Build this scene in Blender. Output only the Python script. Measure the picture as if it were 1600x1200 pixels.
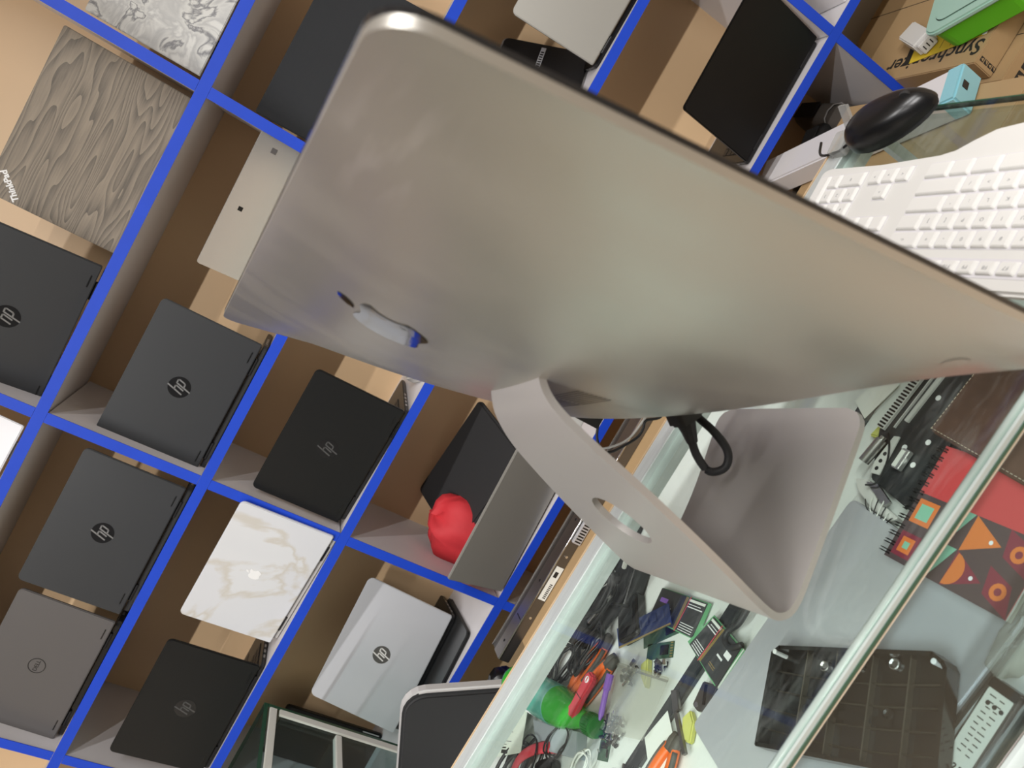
import bpy, bmesh, math, random
from mathutils import Matrix, Vector
random.seed(7)
for o in list(bpy.data.objects): bpy.data.objects.remove(o, do_unlink=True)
S = bpy.context.scene
COL = S.collection
rad = math.radians

# ------------------------------------------------------------------ camera, world, lights
cd = bpy.data.cameras.new('camera'); cam = bpy.data.objects.new('camera', cd); COL.objects.link(cam)
cd.sensor_fit = 'HORIZONTAL'; cd.sensor_width = 36.0; cd.lens = 25.645
cd.clip_start = 0.02; cd.clip_end = 50
rgt, dwn, fwd = (0.49350143, -0.238577, -0.83638349), (-0.86454707, -0.23953956, -0.44179086), (-0.0949458, 0.94111732, -0.32447416)
cam.matrix_world = Matrix(((rgt[0], -dwn[0], -fwd[0], 0.0), (rgt[1], -dwn[1], -fwd[1], -1.6), (rgt[2], -dwn[2], -fwd[2], 1.45), (0, 0, 0, 1)))
cd.dof.use_dof = True; cd.dof.focus_distance = 1.15; cd.dof.aperture_fstop = 8.0
S.camera = cam

w = bpy.data.worlds.new('shop_ambient'); S.world = w; w.use_nodes = True
bg = w.node_tree.nodes['Background']; bg.inputs[0].default_value = (1.0, 0.93, 0.83, 1); bg.inputs[1].default_value = 0.09

def area(name, loc, sx, sy, power, col=(1, 0.985, 0.975), rot=(0, 0, 0)):
    l = bpy.data.lights.new(name, 'AREA'); l.shape = 'RECTANGLE'; l.size = sx; l.size_y = sy; l.energy = power; l.color = col
    o = bpy.data.objects.new(name, l); COL.objects.link(o); o.location = loc; o.rotation_euler = rot
    return o
# the shop's ceiling tubes run parallel to the shelf wall
LZ = 2.9
for lx, ly, pw in ((-1.5, -2.7, 70), (.7, -2.7, 70), (-1.1, -1.75, 40), (.9, -1.75, 32)):
    area('ceiling_tube_light', (lx, ly, LZ), 1.5, 0.07, pw)
S.view_settings.view_transform = 'Standard'; S.view_settings.look = 'None'
S.view_settings.gamma = 1.0; S.view_settings.use_curve_mapping = False
S.view_settings.exposure = -0.22

# ------------------------------------------------------------------ materials
MATS = {}
def nt_new(name):
    m = bpy.data.materials.new(name); m.use_nodes = True
    nt = m.node_tree; return m, nt, nt.nodes['Principled BSDF']
def mat(name, col, rough=0.5, metal=0.0, spec=0.5, noise=0.0, nscale=8.0, bump=0.0, bscale=60.0, coat=0.0, emit=0.0, stretch=None):
    if name in MATS: return MATS[name]
    m, nt, b = nt_new(name); L = nt.links; N = nt.nodes
    b.inputs['Base Color'].default_value = (*col, 1); b.inputs['Roughness'].default_value = rough
    b.inputs['Metallic'].default_value = metal; b.inputs['Specular IOR Level'].default_value = spec
    b.inputs['Coat Weight'].default_value = coat
    if emit: b.inputs['Emission Color'].default_value = (*col, 1); b.inputs['Emission Strength'].default_value = emit
    tc = N.new('ShaderNodeTexCoord'); mp = N.new('ShaderNodeMapping'); L.new(tc.outputs['Object'], mp.inputs[0])
    if stretch: mp.inputs['Scale'].default_value = stretch
    if noise:
        n = N.new('ShaderNodeTexNoise'); n.inputs['Scale'].default_value = nscale; n.inputs['Detail'].default_value = 4
        L.new(mp.outputs[0], n.inputs['Vector'])
        mx = N.new('ShaderNodeMix'); mx.data_type = 'RGBA'; mx.clamp_factor = True
        mx.inputs['A'].default_value = (*[c * (1 - noise) for c in col], 1); mx.inputs['B'].default_value = (*[min(1, c * (1 + noise * .6)) for c in col], 1)
        L.new(n.outputs['Fac'], mx.inputs['Factor']); L.new(mx.outputs['Result'], b.inputs['Base Color'])
    if bump:
        n2 = N.new('ShaderNodeTexNoise'); n2.inputs['Scale'].default_value = bscale; n2.inputs['Detail'].default_value = 3
        L.new(mp.outputs[0], n2.inputs['Vector'])
        bp = N.new('ShaderNodeBump'); bp.inputs['Strength'].default_value = bump; bp.inputs['Distance'].default_value = 0.002
        L.new(n2.outputs['Fac'], bp.inputs['Height']); L.new(bp.outputs[0], b.inputs['Normal'])
    MATS[name] = m; return m
def ramp(nt, stops):
    r = nt.nodes.new('ShaderNodeValToRGB'); e = r.color_ramp.elements
    while len(e) < len(stops): e.new(0.5)
    for k, (p, c) in enumerate(stops): e[k].position = p; e[k].color = (*c, 1)
    return r
def glass(name, tint=(0.93, 0.97, 0.95), refl=0.018, haze=0.0, nscale=6):
    m, nt, b = nt_new(name); N = nt.nodes; L = nt.links; out = N['Material Output']; N.remove(b)
    t = N.new('ShaderNodeBsdfTransparent'); t.inputs[0].default_value = (*tint, 1)
    g = N.new('ShaderNodeBsdfGlossy'); g.inputs['Roughness'].default_value = 0.03
    lw = N.new('ShaderNodeLayerWeight'); lw.inputs[0].default_value = 0.5
    pw = N.new('ShaderNodeMath'); pw.operation = 'POWER'; pw.inputs[1].default_value = 4.0; L.new(lw.outputs['Facing'], pw.inputs[0])
    ma = N.new('ShaderNodeMath'); ma.operation = 'MULTIPLY_ADD'; ma.inputs[1].default_value = 0.7; ma.inputs[2].default_value = refl; L.new(pw.outputs[0], ma.inputs[0])
    mx = N.new('ShaderNodeMixShader'); L.new(ma.outputs[0], mx.inputs[0]); L.new(t.outputs[0], mx.inputs[1]); L.new(g.outputs[0], mx.inputs[2])
    last = mx
    if haze:
        d = N.new('ShaderNodeBsdfDiffuse'); d.inputs[0].default_value = (0.75, 0.8, 0.78, 1)
        tc = N.new('ShaderNodeTexCoord'); mp = N.new('ShaderNodeMapping'); mp.inputs['Rotation'].default_value = (0, 0, 0.9); mp.inputs['Scale'].default_value = (1, 5, 1)
        L.new(tc.outputs['Object'], mp.inputs[0])
        n = N.new('ShaderNodeTexNoise'); n.inputs['Scale'].default_value = nscale; n.inputs['Detail'].default_value = 8; n.inputs['Roughness'].default_value = 0.7
        L.new(mp.outputs[0], n.inputs['Vector'])
        r = ramp(nt, [(0.5, (0, 0, 0)), (0.8, (haze, haze, haze))]); L.new(n.outputs['Fac'], r.inputs[0])
        m2 = N.new('ShaderNodeMixShader'); L.new(r.outputs[0], m2.inputs[0]); L.new(mx.outputs[0], m2.inputs[1]); L.new(d.outputs[0], m2.inputs[2]); last = m2
    L.new(last.outputs[0], out.inputs[0]); MATS[name] = m; return m
def plastic_clear(name, tint, alpha, rough=0.15):
    m, nt, b = nt_new(name); N = nt.nodes; L = nt.links; out = N['Material Output']
    b.inputs['Base Color'].default_value = (*tint, 1); b.inputs['Roughness'].default_value = rough
    t = N.new('ShaderNodeBsdfTransparent'); t.inputs[0].default_value = (*[min(1, .4 + .6 * c) for c in tint], 1)
    mx = N.new('ShaderNodeMixShader'); mx.inputs[0].default_value = alpha
    L.new(t.outputs[0], mx.inputs[1]); L.new(b.outputs[0], mx.inputs[2]); L.new(mx.outputs[0], out.inputs[0]); MATS[name] = m; return m

mat('black', (0.006, 0.006, 0.0065), 0.28); mat('black_matte', (0.016, 0.016, 0.017), 0.75); mat('rubber', (0.02, 0.02, 0.021), 0.55)
mat('charcoal_lid', (0.029, 0.031, 0.034), 0.42, noise=.12, nscale=3, bump=.04, bscale=900); mat('charcoal_base', (0.02, 0.021, 0.022), 0.4)
mat('black_lid', (0.0085, 0.009, 0.0095), 0.36, spec=.35, noise=.1, nscale=3); mat('jet_lid', (0.003, 0.003, 0.0033), 0.4, spec=.25)
mat('fabric_lid', (0.018, 0.020, 0.023), 0.85, bump=.3, bscale=700)
mat('grey_lid', (0.115, 0.108, 0.107), 0.42, metal=.25); mat('silver_lid', (0.55, 0.55, 0.57), 0.36, metal=.35); mat('silver_alu', (0.62, 0.61, 0.60), 0.32, metal=.85)
mat('stand_aluminium', (0.42, 0.40, 0.38), 0.42, metal=.5); mat('warm_silver', (0.33, 0.32, 0.29), 0.4, metal=.3); mat('cool_silver', (0.62, 0.63, 0.66), 0.34, metal=.45); mat('mirror_silver', (0.72, 0.72, 0.73), 0.22, metal=.8)
mat('screen', (0.008, 0.008, 0.009), 0.12); mat('key_dark', (0.02, 0.02, 0.021), 0.5); mat('port_metal', (0.5, 0.5, 0.5), 0.3, metal=1)
mat('white_plastic', (0.68, 0.67, 0.64), 0.35); mat('key_white', (0.72, 0.71, 0.68), 0.32); mat('white_lid', (0.68, 0.68, 0.70), 0.3)
mat('print_grey', (0.22, 0.22, 0.23), 0.6); mat('print_black', (0.02, 0.018, 0.016), 0.7); mat('print_white', (0.85, 0.85, 0.85), 0.5); mat('logo_faint', (0.07, 0.07, 0.07), 0.4); mat('logo_dark', (0.012, 0.012, 0.013), 0.18); mat('logo_line', (0.32, 0.32, 0.32), 0.3, metal=.6)
mat('laminate', (0.66, 0.64, 0.66), 0.42, noise=.05, nscale=5); mat('tape_blue', (0.012, 0.062, 0.56), 0.5, spec=.3, noise=.12, nscale=14)
mat('mdf_back', (0.76, 0.53, 0.31), 0.42, noise=.10, nscale=2.5, bump=.12, bscale=5)
mat('wall_paint', (0.62, 0.56, 0.47), 0.8, noise=.05); mat('ceiling_paint', (0.6, 0.58, 0.55), 0.9); mat('floor_tile', (0.55, 0.43, 0.30), 0.35, noise=.15, nscale=1.5)
mat('cardboard', (0.42, 0.28, 0.14), 0.75, noise=.14, nscale=3, stretch=(1, 1, 6)); mat('cardboard_inner', (0.5, 0.35, 0.19), 0.8)
mat('aluminium', (0.62, 0.66, 0.65), 0.4, metal=.35, noise=.2, nscale=20, stretch=(1, 12, 12)); mat('steel', (0.5, 0.49, 0.48), 0.3, metal=1); mat('dark_steel', (0.19, 0.18, 0.17), 0.35, metal=.9); mat('chrome', (0.8, 0.8, 0.8), 0.12, metal=1)
mat('white_table', (0.78, 0.80, 0.77), 0.35, noise=.04, nscale=6); mat('wood_front', (0.62, 0.45, 0.28), 0.5, noise=.2, nscale=4, stretch=(1, 1, 8))
mat('stone_black', (0.03, 0.033, 0.033), 0.2, noise=.8, nscale=30, stretch=(1, 10, 1))
mat('orange', (0.85, 0.16, 0.025), 0.35); mat('grip_grey', (0.09, 0.085, 0.075), 0.6); mat('red_knife', (0.62, 0.05, 0.07), 0.4); mat('purple', (0.34, 0.16, 0.66), 0.3)
mat('yellow_plastic', (0.80, 0.46, 0.03), 0.38); mat('lime', (0.62, 0.62, 0.16), 0.6); mat('red_cloth', (0.60, 0.03, 0.04), 0.7, noise=.25, nscale=12, bump=.5, bscale=25); mat('red_cover', (0.60, 0.07, 0.075), 0.45)
mat('pcb_green', (0.05, 0.11, 0.07), 0.4, noise=.4, nscale=90); mat('pcb_blue', (0.025, 0.045, 0.16), 0.35, noise=.4, nscale=70); mat('gold', (0.75, 0.55, 0.2), 0.3, metal=.8); mat('card_green', (0.15, 0.42, 0.2), 0.5); mat('card_dark', (0.05, 0.05, 0.052), 0.4)
mat('paper', (0.80, 0.81, 0.76), 0.7); mat('paper_green', (0.66, 0.72, 0.62), 0.6); mat('grey_box', (0.40, 0.44, 0.47), 0.5); mat('leather', (0.115, 0.058, 0.042), 0.42, noise=.45, nscale=40, bump=.35, bscale=130); mat('stitch', (0.55, 0.45, 0.35), 0.7)
mat('tray_black', (0.014, 0.013, 0.012), 0.14, noise=.5, nscale=9); mat('tray_rib', (0.075, 0.064, 0.05), 0.2); mat('hdd_label', (0.72, 0.73, 0.66), 0.4); mat('yellow_paper', (0.72, 0.52, 0.04), 0.6); mat('tub_green', (0.12, 0.52, 0.02), 0.4); mat('tub_lid', (0.36, 0.56, 0.46), 0.35); mat('cyan_box', (0.28, 0.58, 0.66), 0.45); mat('white_box', (0.72, 0.70, 0.71), 0.5)
mat('mint', (0.25, 0.55, 0.40), 0.5); mat('maroon', (0.24, 0.035, 0.06), 0.5); mat('p_orange', (0.74, 0.20, 0.05), 0.5); mat('p_dark', (0.09, 0.06, 0.065), 0.5)
mat('shoe_black', (0.008, 0.008, 0.008), 0.35); mat('shoe_brown', (0.06, 0.05, 0.042), 0.6); mat('piping', (0.18, 0.17, 0.16), 0.5); mat('chair_rim', (0.55, 0.54, 0.53), 0.4); mat('pvc_white', (0.68, 0.68, 0.62), 0.4); mat('glass_edge', (0.02, 0.07, 0.04), 0.12); mat('glass_edge_pale', (0.40, 0.44, 0.42), 0.18); mat('blue_bag', (0.03, 0.2, 0.6), 0.4)
glass('counter_glass', refl=0.03, haze=0.07, nscale=16); glass('clear_glass', tint=(0.82, 0.88, 0.88)); plastic_clear('bag_clear', (0.8, 0.8, 0.75), 0.15); plastic_clear('bottle_green', (0.06, 0.62, 0.05), 0.62, .08); plastic_clear('bottle_label', (0.10, 0.42, 0.33), 0.9, .3); plastic_clear('clear_case', (0.6, 0.6, 0.58), 0.35, .1)
mat('cap_green', (0.02, 0.20, 0.035), 0.35)

def alu_imac():
    m, nt, b = nt_new('imac_aluminium'); N = nt.nodes; L = nt.links
    b.inputs['Metallic'].default_value = 0.82; b.inputs['Roughness'].default_value = 0.36
    b.inputs['Base Color'].default_value = (0.47, 0.45, 0.41, 1)
    tc = N.new('ShaderNodeTexCoord'); n = N.new('ShaderNodeTexNoise'); n.inputs['Scale'].default_value = 9; n.inputs['Detail'].default_value = 5
    mp = N.new('ShaderNodeMapping'); mp.inputs['Scale'].default_value = (2.2, 1.0, 1); L.new(tc.outputs['Object'], mp.inputs[0]); L.new(mp.outputs[0], n.inputs[0])
    r = ramp(nt, [(0.4, (.33, .33, .33)), (0.75, (.43, .43, .43))]); L.new(n.outputs['Fac'], r.inputs[0]); L.new(r.outputs[0], b.inputs['Roughness'])
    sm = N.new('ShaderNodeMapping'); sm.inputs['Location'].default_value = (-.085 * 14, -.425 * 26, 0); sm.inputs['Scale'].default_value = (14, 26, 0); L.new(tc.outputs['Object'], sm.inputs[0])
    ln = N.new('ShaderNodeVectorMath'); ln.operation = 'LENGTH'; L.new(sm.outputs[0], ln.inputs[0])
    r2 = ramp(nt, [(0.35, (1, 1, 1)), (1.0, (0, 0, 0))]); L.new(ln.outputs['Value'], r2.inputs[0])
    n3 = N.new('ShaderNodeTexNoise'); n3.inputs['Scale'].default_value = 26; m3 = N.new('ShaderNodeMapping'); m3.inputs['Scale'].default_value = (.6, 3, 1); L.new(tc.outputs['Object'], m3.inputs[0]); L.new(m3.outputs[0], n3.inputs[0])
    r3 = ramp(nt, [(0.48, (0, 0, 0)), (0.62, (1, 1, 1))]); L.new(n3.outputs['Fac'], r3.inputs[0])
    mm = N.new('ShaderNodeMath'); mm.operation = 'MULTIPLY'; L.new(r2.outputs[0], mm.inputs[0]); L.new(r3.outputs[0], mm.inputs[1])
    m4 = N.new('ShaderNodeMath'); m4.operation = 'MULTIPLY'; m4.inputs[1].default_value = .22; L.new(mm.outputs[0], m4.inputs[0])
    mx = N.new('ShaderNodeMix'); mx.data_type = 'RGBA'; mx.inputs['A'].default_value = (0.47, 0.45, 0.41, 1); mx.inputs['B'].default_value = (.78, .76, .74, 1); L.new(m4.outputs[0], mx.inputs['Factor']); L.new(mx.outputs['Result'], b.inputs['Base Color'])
    MATS['imac_aluminium'] = m
alu_imac()
def wood_skin():
    m, nt, b = nt_new('wood_skin'); N = nt.nodes; L = nt.links; b.inputs['Roughness'].default_value = 0.55
    tc = N.new('ShaderNodeTexCoord'); mp = N.new('ShaderNodeMapping'); mp.inputs['Scale'].default_value = (.55, 1, 3.6); L.new(tc.outputs['Object'], mp.inputs[0])
    n = N.new('ShaderNodeTexNoise'); n.inputs['Scale'].default_value = 3.6; n.inputs['Detail'].default_value = 1.5; L.new(mp.outputs[0], n.inputs[0])
    mu = N.new('ShaderNodeMath'); mu.operation = 'MULTIPLY'; mu.inputs[1].default_value = 30; L.new(n.outputs['Fac'], mu.inputs[0])
    fr = N.new('ShaderNodeMath'); fr.operation = 'FRACT'; L.new(mu.outputs[0], fr.inputs[0])
    n2 = N.new('ShaderNodeTexNoise'); n2.inputs['Scale'].default_value = 60; n2.inputs['Detail'].default_value = 4
    mp2 = N.new('ShaderNodeMapping'); mp2.inputs['Scale'].default_value = (.4, 1, 7); L.new(tc.outputs['Object'], mp2.inputs[0]); L.new(mp2.outputs[0], n2.inputs[0])
    ad = N.new('ShaderNodeMath'); ad.operation = 'MULTIPLY_ADD'; ad.inputs[1].default_value = 0.55; L.new(n2.outputs['Fac'], ad.inputs[0])
    hf = N.new('ShaderNodeMath'); hf.operation = 'MULTIPLY'; hf.inputs[1].default_value = 0.5; L.new(fr.outputs[0], hf.inputs[0]); L.new(hf.outputs[0], ad.inputs[2])
    r = ramp(nt, [(0.2, (.29, .24, .18)), (0.55, (.20, .165, .125)), (0.85, (.095, .08, .062))]); L.new(ad.outputs[0], r.inputs[0]); L.new(r.outputs[0], b.inputs['Base Color'])
    MATS['wood_skin'] = m
wood_skin()
def veined(name, base, stops, scale, dist, rough=.3):
    m, nt, b = nt_new(name); N = nt.nodes; L = nt.links; b.inputs['Roughness'].default_value = rough
    tc = N.new('ShaderNodeTexCoord'); n = N.new('ShaderNodeTexNoise'); n.inputs['Scale'].default_value = scale; n.inputs['Detail'].default_value = 7; n.inputs['Distortion'].default_value = dist
    L.new(tc.outputs['Object'], n.inputs[0])
    r = ramp(nt, stops); L.new(n.outputs['Fac'], r.inputs[0]); L.new(r.outputs[0], b.inputs['Base Color']); MATS[name] = m
veined('marble_skin', None, [(0.0, (.60, .62, .67)), (0.46, (.66, .67, .70)), (0.482, (.58, .55, .50)), (0.50, (.68, .69, .71)), (1, (.58, .60, .64))], 3.2, .5)
veined('ink_skin', None, [(0.0, (.55, .55, .52)), (0.40, (.60, .60, .57)), (0.44, (.16, .16, .17)), (0.475, (.58, .58, .55)), (0.55, (.42, .42, .41)), (0.6, (.62, .62, .59)), (1, (.66, .66, .63))], 13, 1.0, .5)

# ------------------------------------------------------------------ mesh helpers
class MB:
    def __init__(s): s.v = []; s.f = []
    def add(s, vs, fs, M=None):
        k = len(s.v)
        s.v += [tuple(M @ Vector(p)) if M else tuple(p) for p in vs]; s.f += [tuple(i + k for i in f) for f in fs]; return s
    def box(s, c, d, M=None):
        x, y, z = c; a, b, e = d[0] / 2, d[1] / 2, d[2] / 2
        vs = [(x + i * a, y + j * b, z + k * e) for k in (-1, 1) for j in (-1, 1) for i in (-1, 1)]
        return s.add(vs, [(0, 2, 3, 1), (4, 5, 7, 6), (0, 1, 5, 4), (2, 6, 7, 3), (0, 4, 6, 2), (1, 3, 7, 5)], M)
    def span(s, x0, x1, y0, y1, z0, z1, M=None): return s.box(((x0 + x1) / 2, (y0 + y1) / 2, (z0 + z1) / 2), (abs(x1 - x0), abs(y1 - y0), abs(z1 - z0)), M)
    def prism(s, pts, z0, z1, M=None, taper=1.0):
        n = len(pts)
        ar = sum(pts[i][0] * pts[(i + 1) % n][1] - pts[(i + 1) % n][0] * pts[i][1] for i in range(n))
        if ar < 0: pts = pts[::-1]
        cx = sum(p[0] for p in pts) / n; cy = sum(p[1] for p in pts) / n
        vs = [(p[0], p[1], z0) for p in pts] + [(cx + (p[0] - cx) * taper, cy + (p[1] - cy) * taper, z1) for p in pts]
        fs = [tuple(range(n))[::-1], tuple(range(n, 2 * n))] + [(i, (i + 1) % n, n + (i + 1) % n, n + i) for i in range(n)]
        return s.add(vs, fs, M)
    def tube(s, pts, r, n=8, M=None, flat=1.0, closed=False):
        P = [Vector(p) for p in pts]; m = len(P); rr = r if isinstance(r, (list, tuple)) else [r] * m
        up = Vector((0, 0, 1)); vs = []; fs = []
        for i, p in enumerate(P):
            a = P[(i - 1) % m] if closed or i > 0 else p; b = P[(i + 1) % m] if closed or i < m - 1 else p
            t = (b - a).normalized()
            if abs(t.dot(up)) > .95: sd = t.cross(Vector((1, 0, 0))).normalized()
            else: sd = t.cross(up).normalized()
            nn = sd.cross(t)
            for k in range(n):
                q = 2 * math.pi * k / n; vs.append(p + sd * (math.cos(q) * rr[i]) + nn * (math.sin(q) * rr[i] * flat))
        for i in range(m if closed else m - 1):
            for k in range(n):
                j = (i + 1) % m; fs.append((i * n + k, i * n + (k + 1) % n, j * n + (k + 1) % n, j * n + k))
        if not closed: fs += [tuple(range(n))[::-1], tuple(range((m - 1) * n, m * n))]
        return s.add(vs, fs, M)
    def lathe(s, prof, n=20, M=None):
        vs = []; fs = []; m = len(prof)
        for r, z in prof:
            for k in range(n): q = 2 * math.pi * k / n; vs.append((r * math.cos(q), r * math.sin(q), z))
        for i in range(m - 1):
            for k in range(n): fs.append((i * n + k, i * n + (k + 1) % n, (i + 1) * n + (k + 1) % n, (i + 1) * n + k))
        fs += [tuple(range(n))[::-1], tuple(range((m - 1) * n, m * n))]
        return s.add(vs, fs, M)
    def grid(s, fn, nu, nv, M=None, flip=False):
        vs = [fn(i / nu, j / nv) for j in range(nv + 1) for i in range(nu + 1)]
        fs = []
        for j in range(nv):
            for i in range(nu):
                a = j * (nu + 1) + i; f = (a, a + 1, a + nu + 2, a + nu + 1); fs.append(f[::-1] if flip else f)
        return s.add(vs, fs, M)
    def stroke(s, pts, wd, z0, z1, M=None):
        for (x0, y0), (x1, y1) in zip(pts, pts[1:]):
            l = math.hypot(x1 - x0, y1 - y0) or 1e-6; nx, ny = -(y1 - y0) / l * wd / 2, (x1 - x0) / l * wd / 2; ex, ey = (x1 - x0) / l * wd * .3, (y1 - y0) / l * wd * .3
            s.prism([(x0 - ex + nx, y0 - ey + ny), (x0 - ex - nx, y0 - ey - ny), (x1 + ex - nx, y1 + ey - ny), (x1 + ex + nx, y1 + ey + ny)], z0, z1, M)
        return s
    def mesh(s, name, m, smooth=False, bevel=0, seg=2):
        me = bpy.data.meshes.new(name); me.from_pydata(s.v, [], s.f); me.update()
        if bevel:
            bm = bmesh.new(); bm.from_mesh(me)
            es = [e for e in bm.edges if len(e.link_faces) == 2 and e.calc_face_angle(0) > .6]
            bmesh.ops.bevel(bm, geom=es, offset=bevel, segments=seg, affect='EDGES', clamp_overlap=True); bm.to_mesh(me); bm.free()
        if m: me.materials.append(MATS[m])
        if smooth:
            for p in me.polygons: p.use_smooth = True
            if smooth == 'angle': me.set_sharp_from_angle(angle=rad(35))
        return me
    def build(s, name, m, parent=None, M=None, smooth=False, bevel=0, seg=2, center=False):
        if center:
            n = len(s.v); c = Vector((sum(p[0] for p in s.v) / n, sum(p[1] for p in s.v) / n, min(p[2] for p in s.v)))
            s.v = [(p[0] - c.x, p[1] - c.y, p[2] - c.z) for p in s.v]; M = (M or Matrix()) @ Matrix.Translation(c)
        o = bpy.data.objects.new(name, s.mesh(name, m, smooth, bevel, seg)); COL.objects.link(o)
        if parent: o.parent = parent
        if M is not None: o.matrix_local = M
        return o
def rrect(wd, h, r, n=5, cx=0, cy=0, rs=None):
    out = []; rs = rs or (r, r, r, r)
    for (sx, sy, a0), rr in zip(((1, 1, 0), (-1, 1, 90), (-1, -1, 180), (1, -1, 270)), rs):
        for k in range(n + 1):
            a = rad(a0 + 90 * k / n); out.append((cx + sx * (wd / 2 - rr) + rr * math.cos(a), cy + sy * (h / 2 - rr) + rr * math.sin(a)))
    return out
def circle(r, n=24, cx=0, cy=0): return [(cx + r * math.cos(2 * math.pi * k / n), cy + r * math.sin(2 * math.pi * k / n)) for k in range(n)]
def catmull(pts, k=6):
    P = [Vector(p) for p in pts]; out = []
    for i in range(len(P) - 1):
        a, b, c, d = P[max(i - 1, 0)], P[i], P[i + 1], P[min(i + 2, len(P) - 1)]
        for j in range(k):
            t = j / k; out.append(.5 * ((2 * b) + (c - a) * t + (2 * a - 5 * b + 4 * c - d) * t * t + (3 * b - a - 3 * c + d) * t ** 3))
    return [tuple(p) for p in out + [P[-1]]]
def RX(a): return Matrix.Rotation(rad(a), 4, 'X')
def RY(a): return Matrix.Rotation(rad(a), 4, 'Y')
def RZ(a): return Matrix.Rotation(rad(a), 4, 'Z')
def T(x, y, z): return Matrix.Translation((x, y, z))
def tag(o, label, cat, group=None, kind=None):
    o['label'] = label; o['category'] = cat
    if group: o['group'] = group
    if kind: o['kind'] = kind
    return o
def thing(name, label, cat, M=None, group=None):
    o = bpy.data.objects.new(name, None); o.empty_display_size = .03; COL.objects.link(o)
    if M is not None: o.matrix_world = M
    return tag(o, label, cat, group)
def struct(o): o['kind'] = 'structure'; return o
def text(name, body, size, m, parent, M, extrude=0.0002, bold=0.0, shear=0.0, align='CENTER'):
    c = bpy.data.curves.new(name, 'FONT'); c.body = body; c.size = size; c.extrude = extrude; c.offset = bold; c.shear = shear; c.align_x = align; c.align_y = 'CENTER'; c.resolution_u = 3
    t = bpy.data.objects.new(name + '_curve', c); me = bpy.data.meshes.new_from_object(t); bpy.data.objects.remove(t); bpy.data.curves.remove(c)
    me.name = name; me.materials.clear(); me.materials.append(MATS[m])
    o = bpy.data.objects.new(name, me); COL.objects.link(o); o.parent = parent; o.matrix_local = M; return o

# ------------------------------------------------------------------ the setting
struct(MB().span(-3.2, 3.2, -4.2, .5, -.05, 0).build('floor', 'floor_tile'))
struct(MB().span(-3.2, 3.2, .36, .46, 0, 3.0).build('wall_back', 'wall_paint'))
struct(MB().span(-3.3, -3.2, -4.2, .46, 0, 3.0).build('wall_left', 'wall_paint'))
struct(MB().span(3.2, 3.3, -4.2, .46, 0, 3.0).build('wall_right', 'wall_paint'))
struct(MB().span(-3.2, 3.2, -4.2, .46, 3.0, 3.05).build('ceiling', 'ceiling_paint'))

# ------------------------------------------------------------------ shelf unit on the back wall
XD = dict(D5=1.70, D0=.905, D1=.064, D2=-.665, D3=-1.398, D4=-2.13)
ZB = dict(b0=2.32, b1=1.7425, b2=1.4008, b3=1.0698, b4=.6365, b5=.06)
TH, DEP = .018, .278
unit = thing('display_shelf', 'white open shelf unit with blue taped edges and tan back panels against the wall', 'shelf', T(0, 0, 0))
def shelf_piece(name, x0, x1, z0, z1, vertical):
    o = MB().span(x0, x1, 0, DEP, z0, z1).build(name, 'laminate', unit, center=True)
    lx, lz = (x1 - x0), (z1 - z0); e = .0025
    t = MB().span(-lx / 2 - (e if vertical else 0), lx / 2 + (e if vertical else 0), -DEP / 2 - .0015, -DEP / 2, (0 if vertical else -e), lz + (0 if vertical else e))
    t.build('edge_tape', 'tape_blue', o)
for b, z in ZB.items():
    shelf_piece('board', XD['D4'] - .009, (XD['D5'] + .009) if b != 'b5' else XD['D0'] + .009, z - TH / 2, z + TH / 2, False)
rows = ['b0', 'b1', 'b2', 'b3', 'b4', 'b5']
for a, b in zip(rows, rows[1:]):
    for d, x in XD.items():
        if b == 'b5' and d in ('D5', 'D1'): continue
        shelf_piece('divider', x - TH / 2, x + TH / 2, ZB[b] + TH / 2 + .003, ZB[a] - TH / 2 - .003, True)
    MB().span(XD['D4'], XD['D5'] if b != 'b5' else XD['D0'], DEP, DEP + .006, ZB[b] + TH / 2, ZB[a] - TH / 2).build('back_panel', 'mdf_back', unit, center=True)

# ------------------------------------------------------------------ laptops
HP = [[(-.10, .99), (-.56, -.42)], [(-.30, .36), (.00, .36), (.06, .26), (-.17, -.42)], [(.30, .36), (-.12, -.99)], [(.30, .36), (.60, .36), (.66, .26), (.50, -.26), (.40, -.36), (.10, -.36)]]
APPLE = [(.02, .60), (.12, .63), (.25, .68), (.36, .66), (.45, .59), (.385, .50), (.35, .42), (.34, .32), (.36, .21), (.42, .12), (.49, .07), (.46, -.07), (.40, -.18), (.32, -.29), (.24, -.34), (.15, -.33), (.06, -.295), (-.02, -.285), (-.10, -.30), (-.19, -.335), (-.27, -.33), (-.35, -.26), (-.43, -.13), (-.485, .03), (-.50, .20), (-.485, .36), (-.43, .50), (-.34, .60), (-.24, .645), (-.13, .635), (-.05, .605)]
LEAF = [(0.0, .70), (.01, .80), (.06, .90), (.14, .97), (.24, 1.0), (.235, .90), (.19, .81), (.11, .73)]
LG = 'open laptops shown back to front on the shelves'
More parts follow.
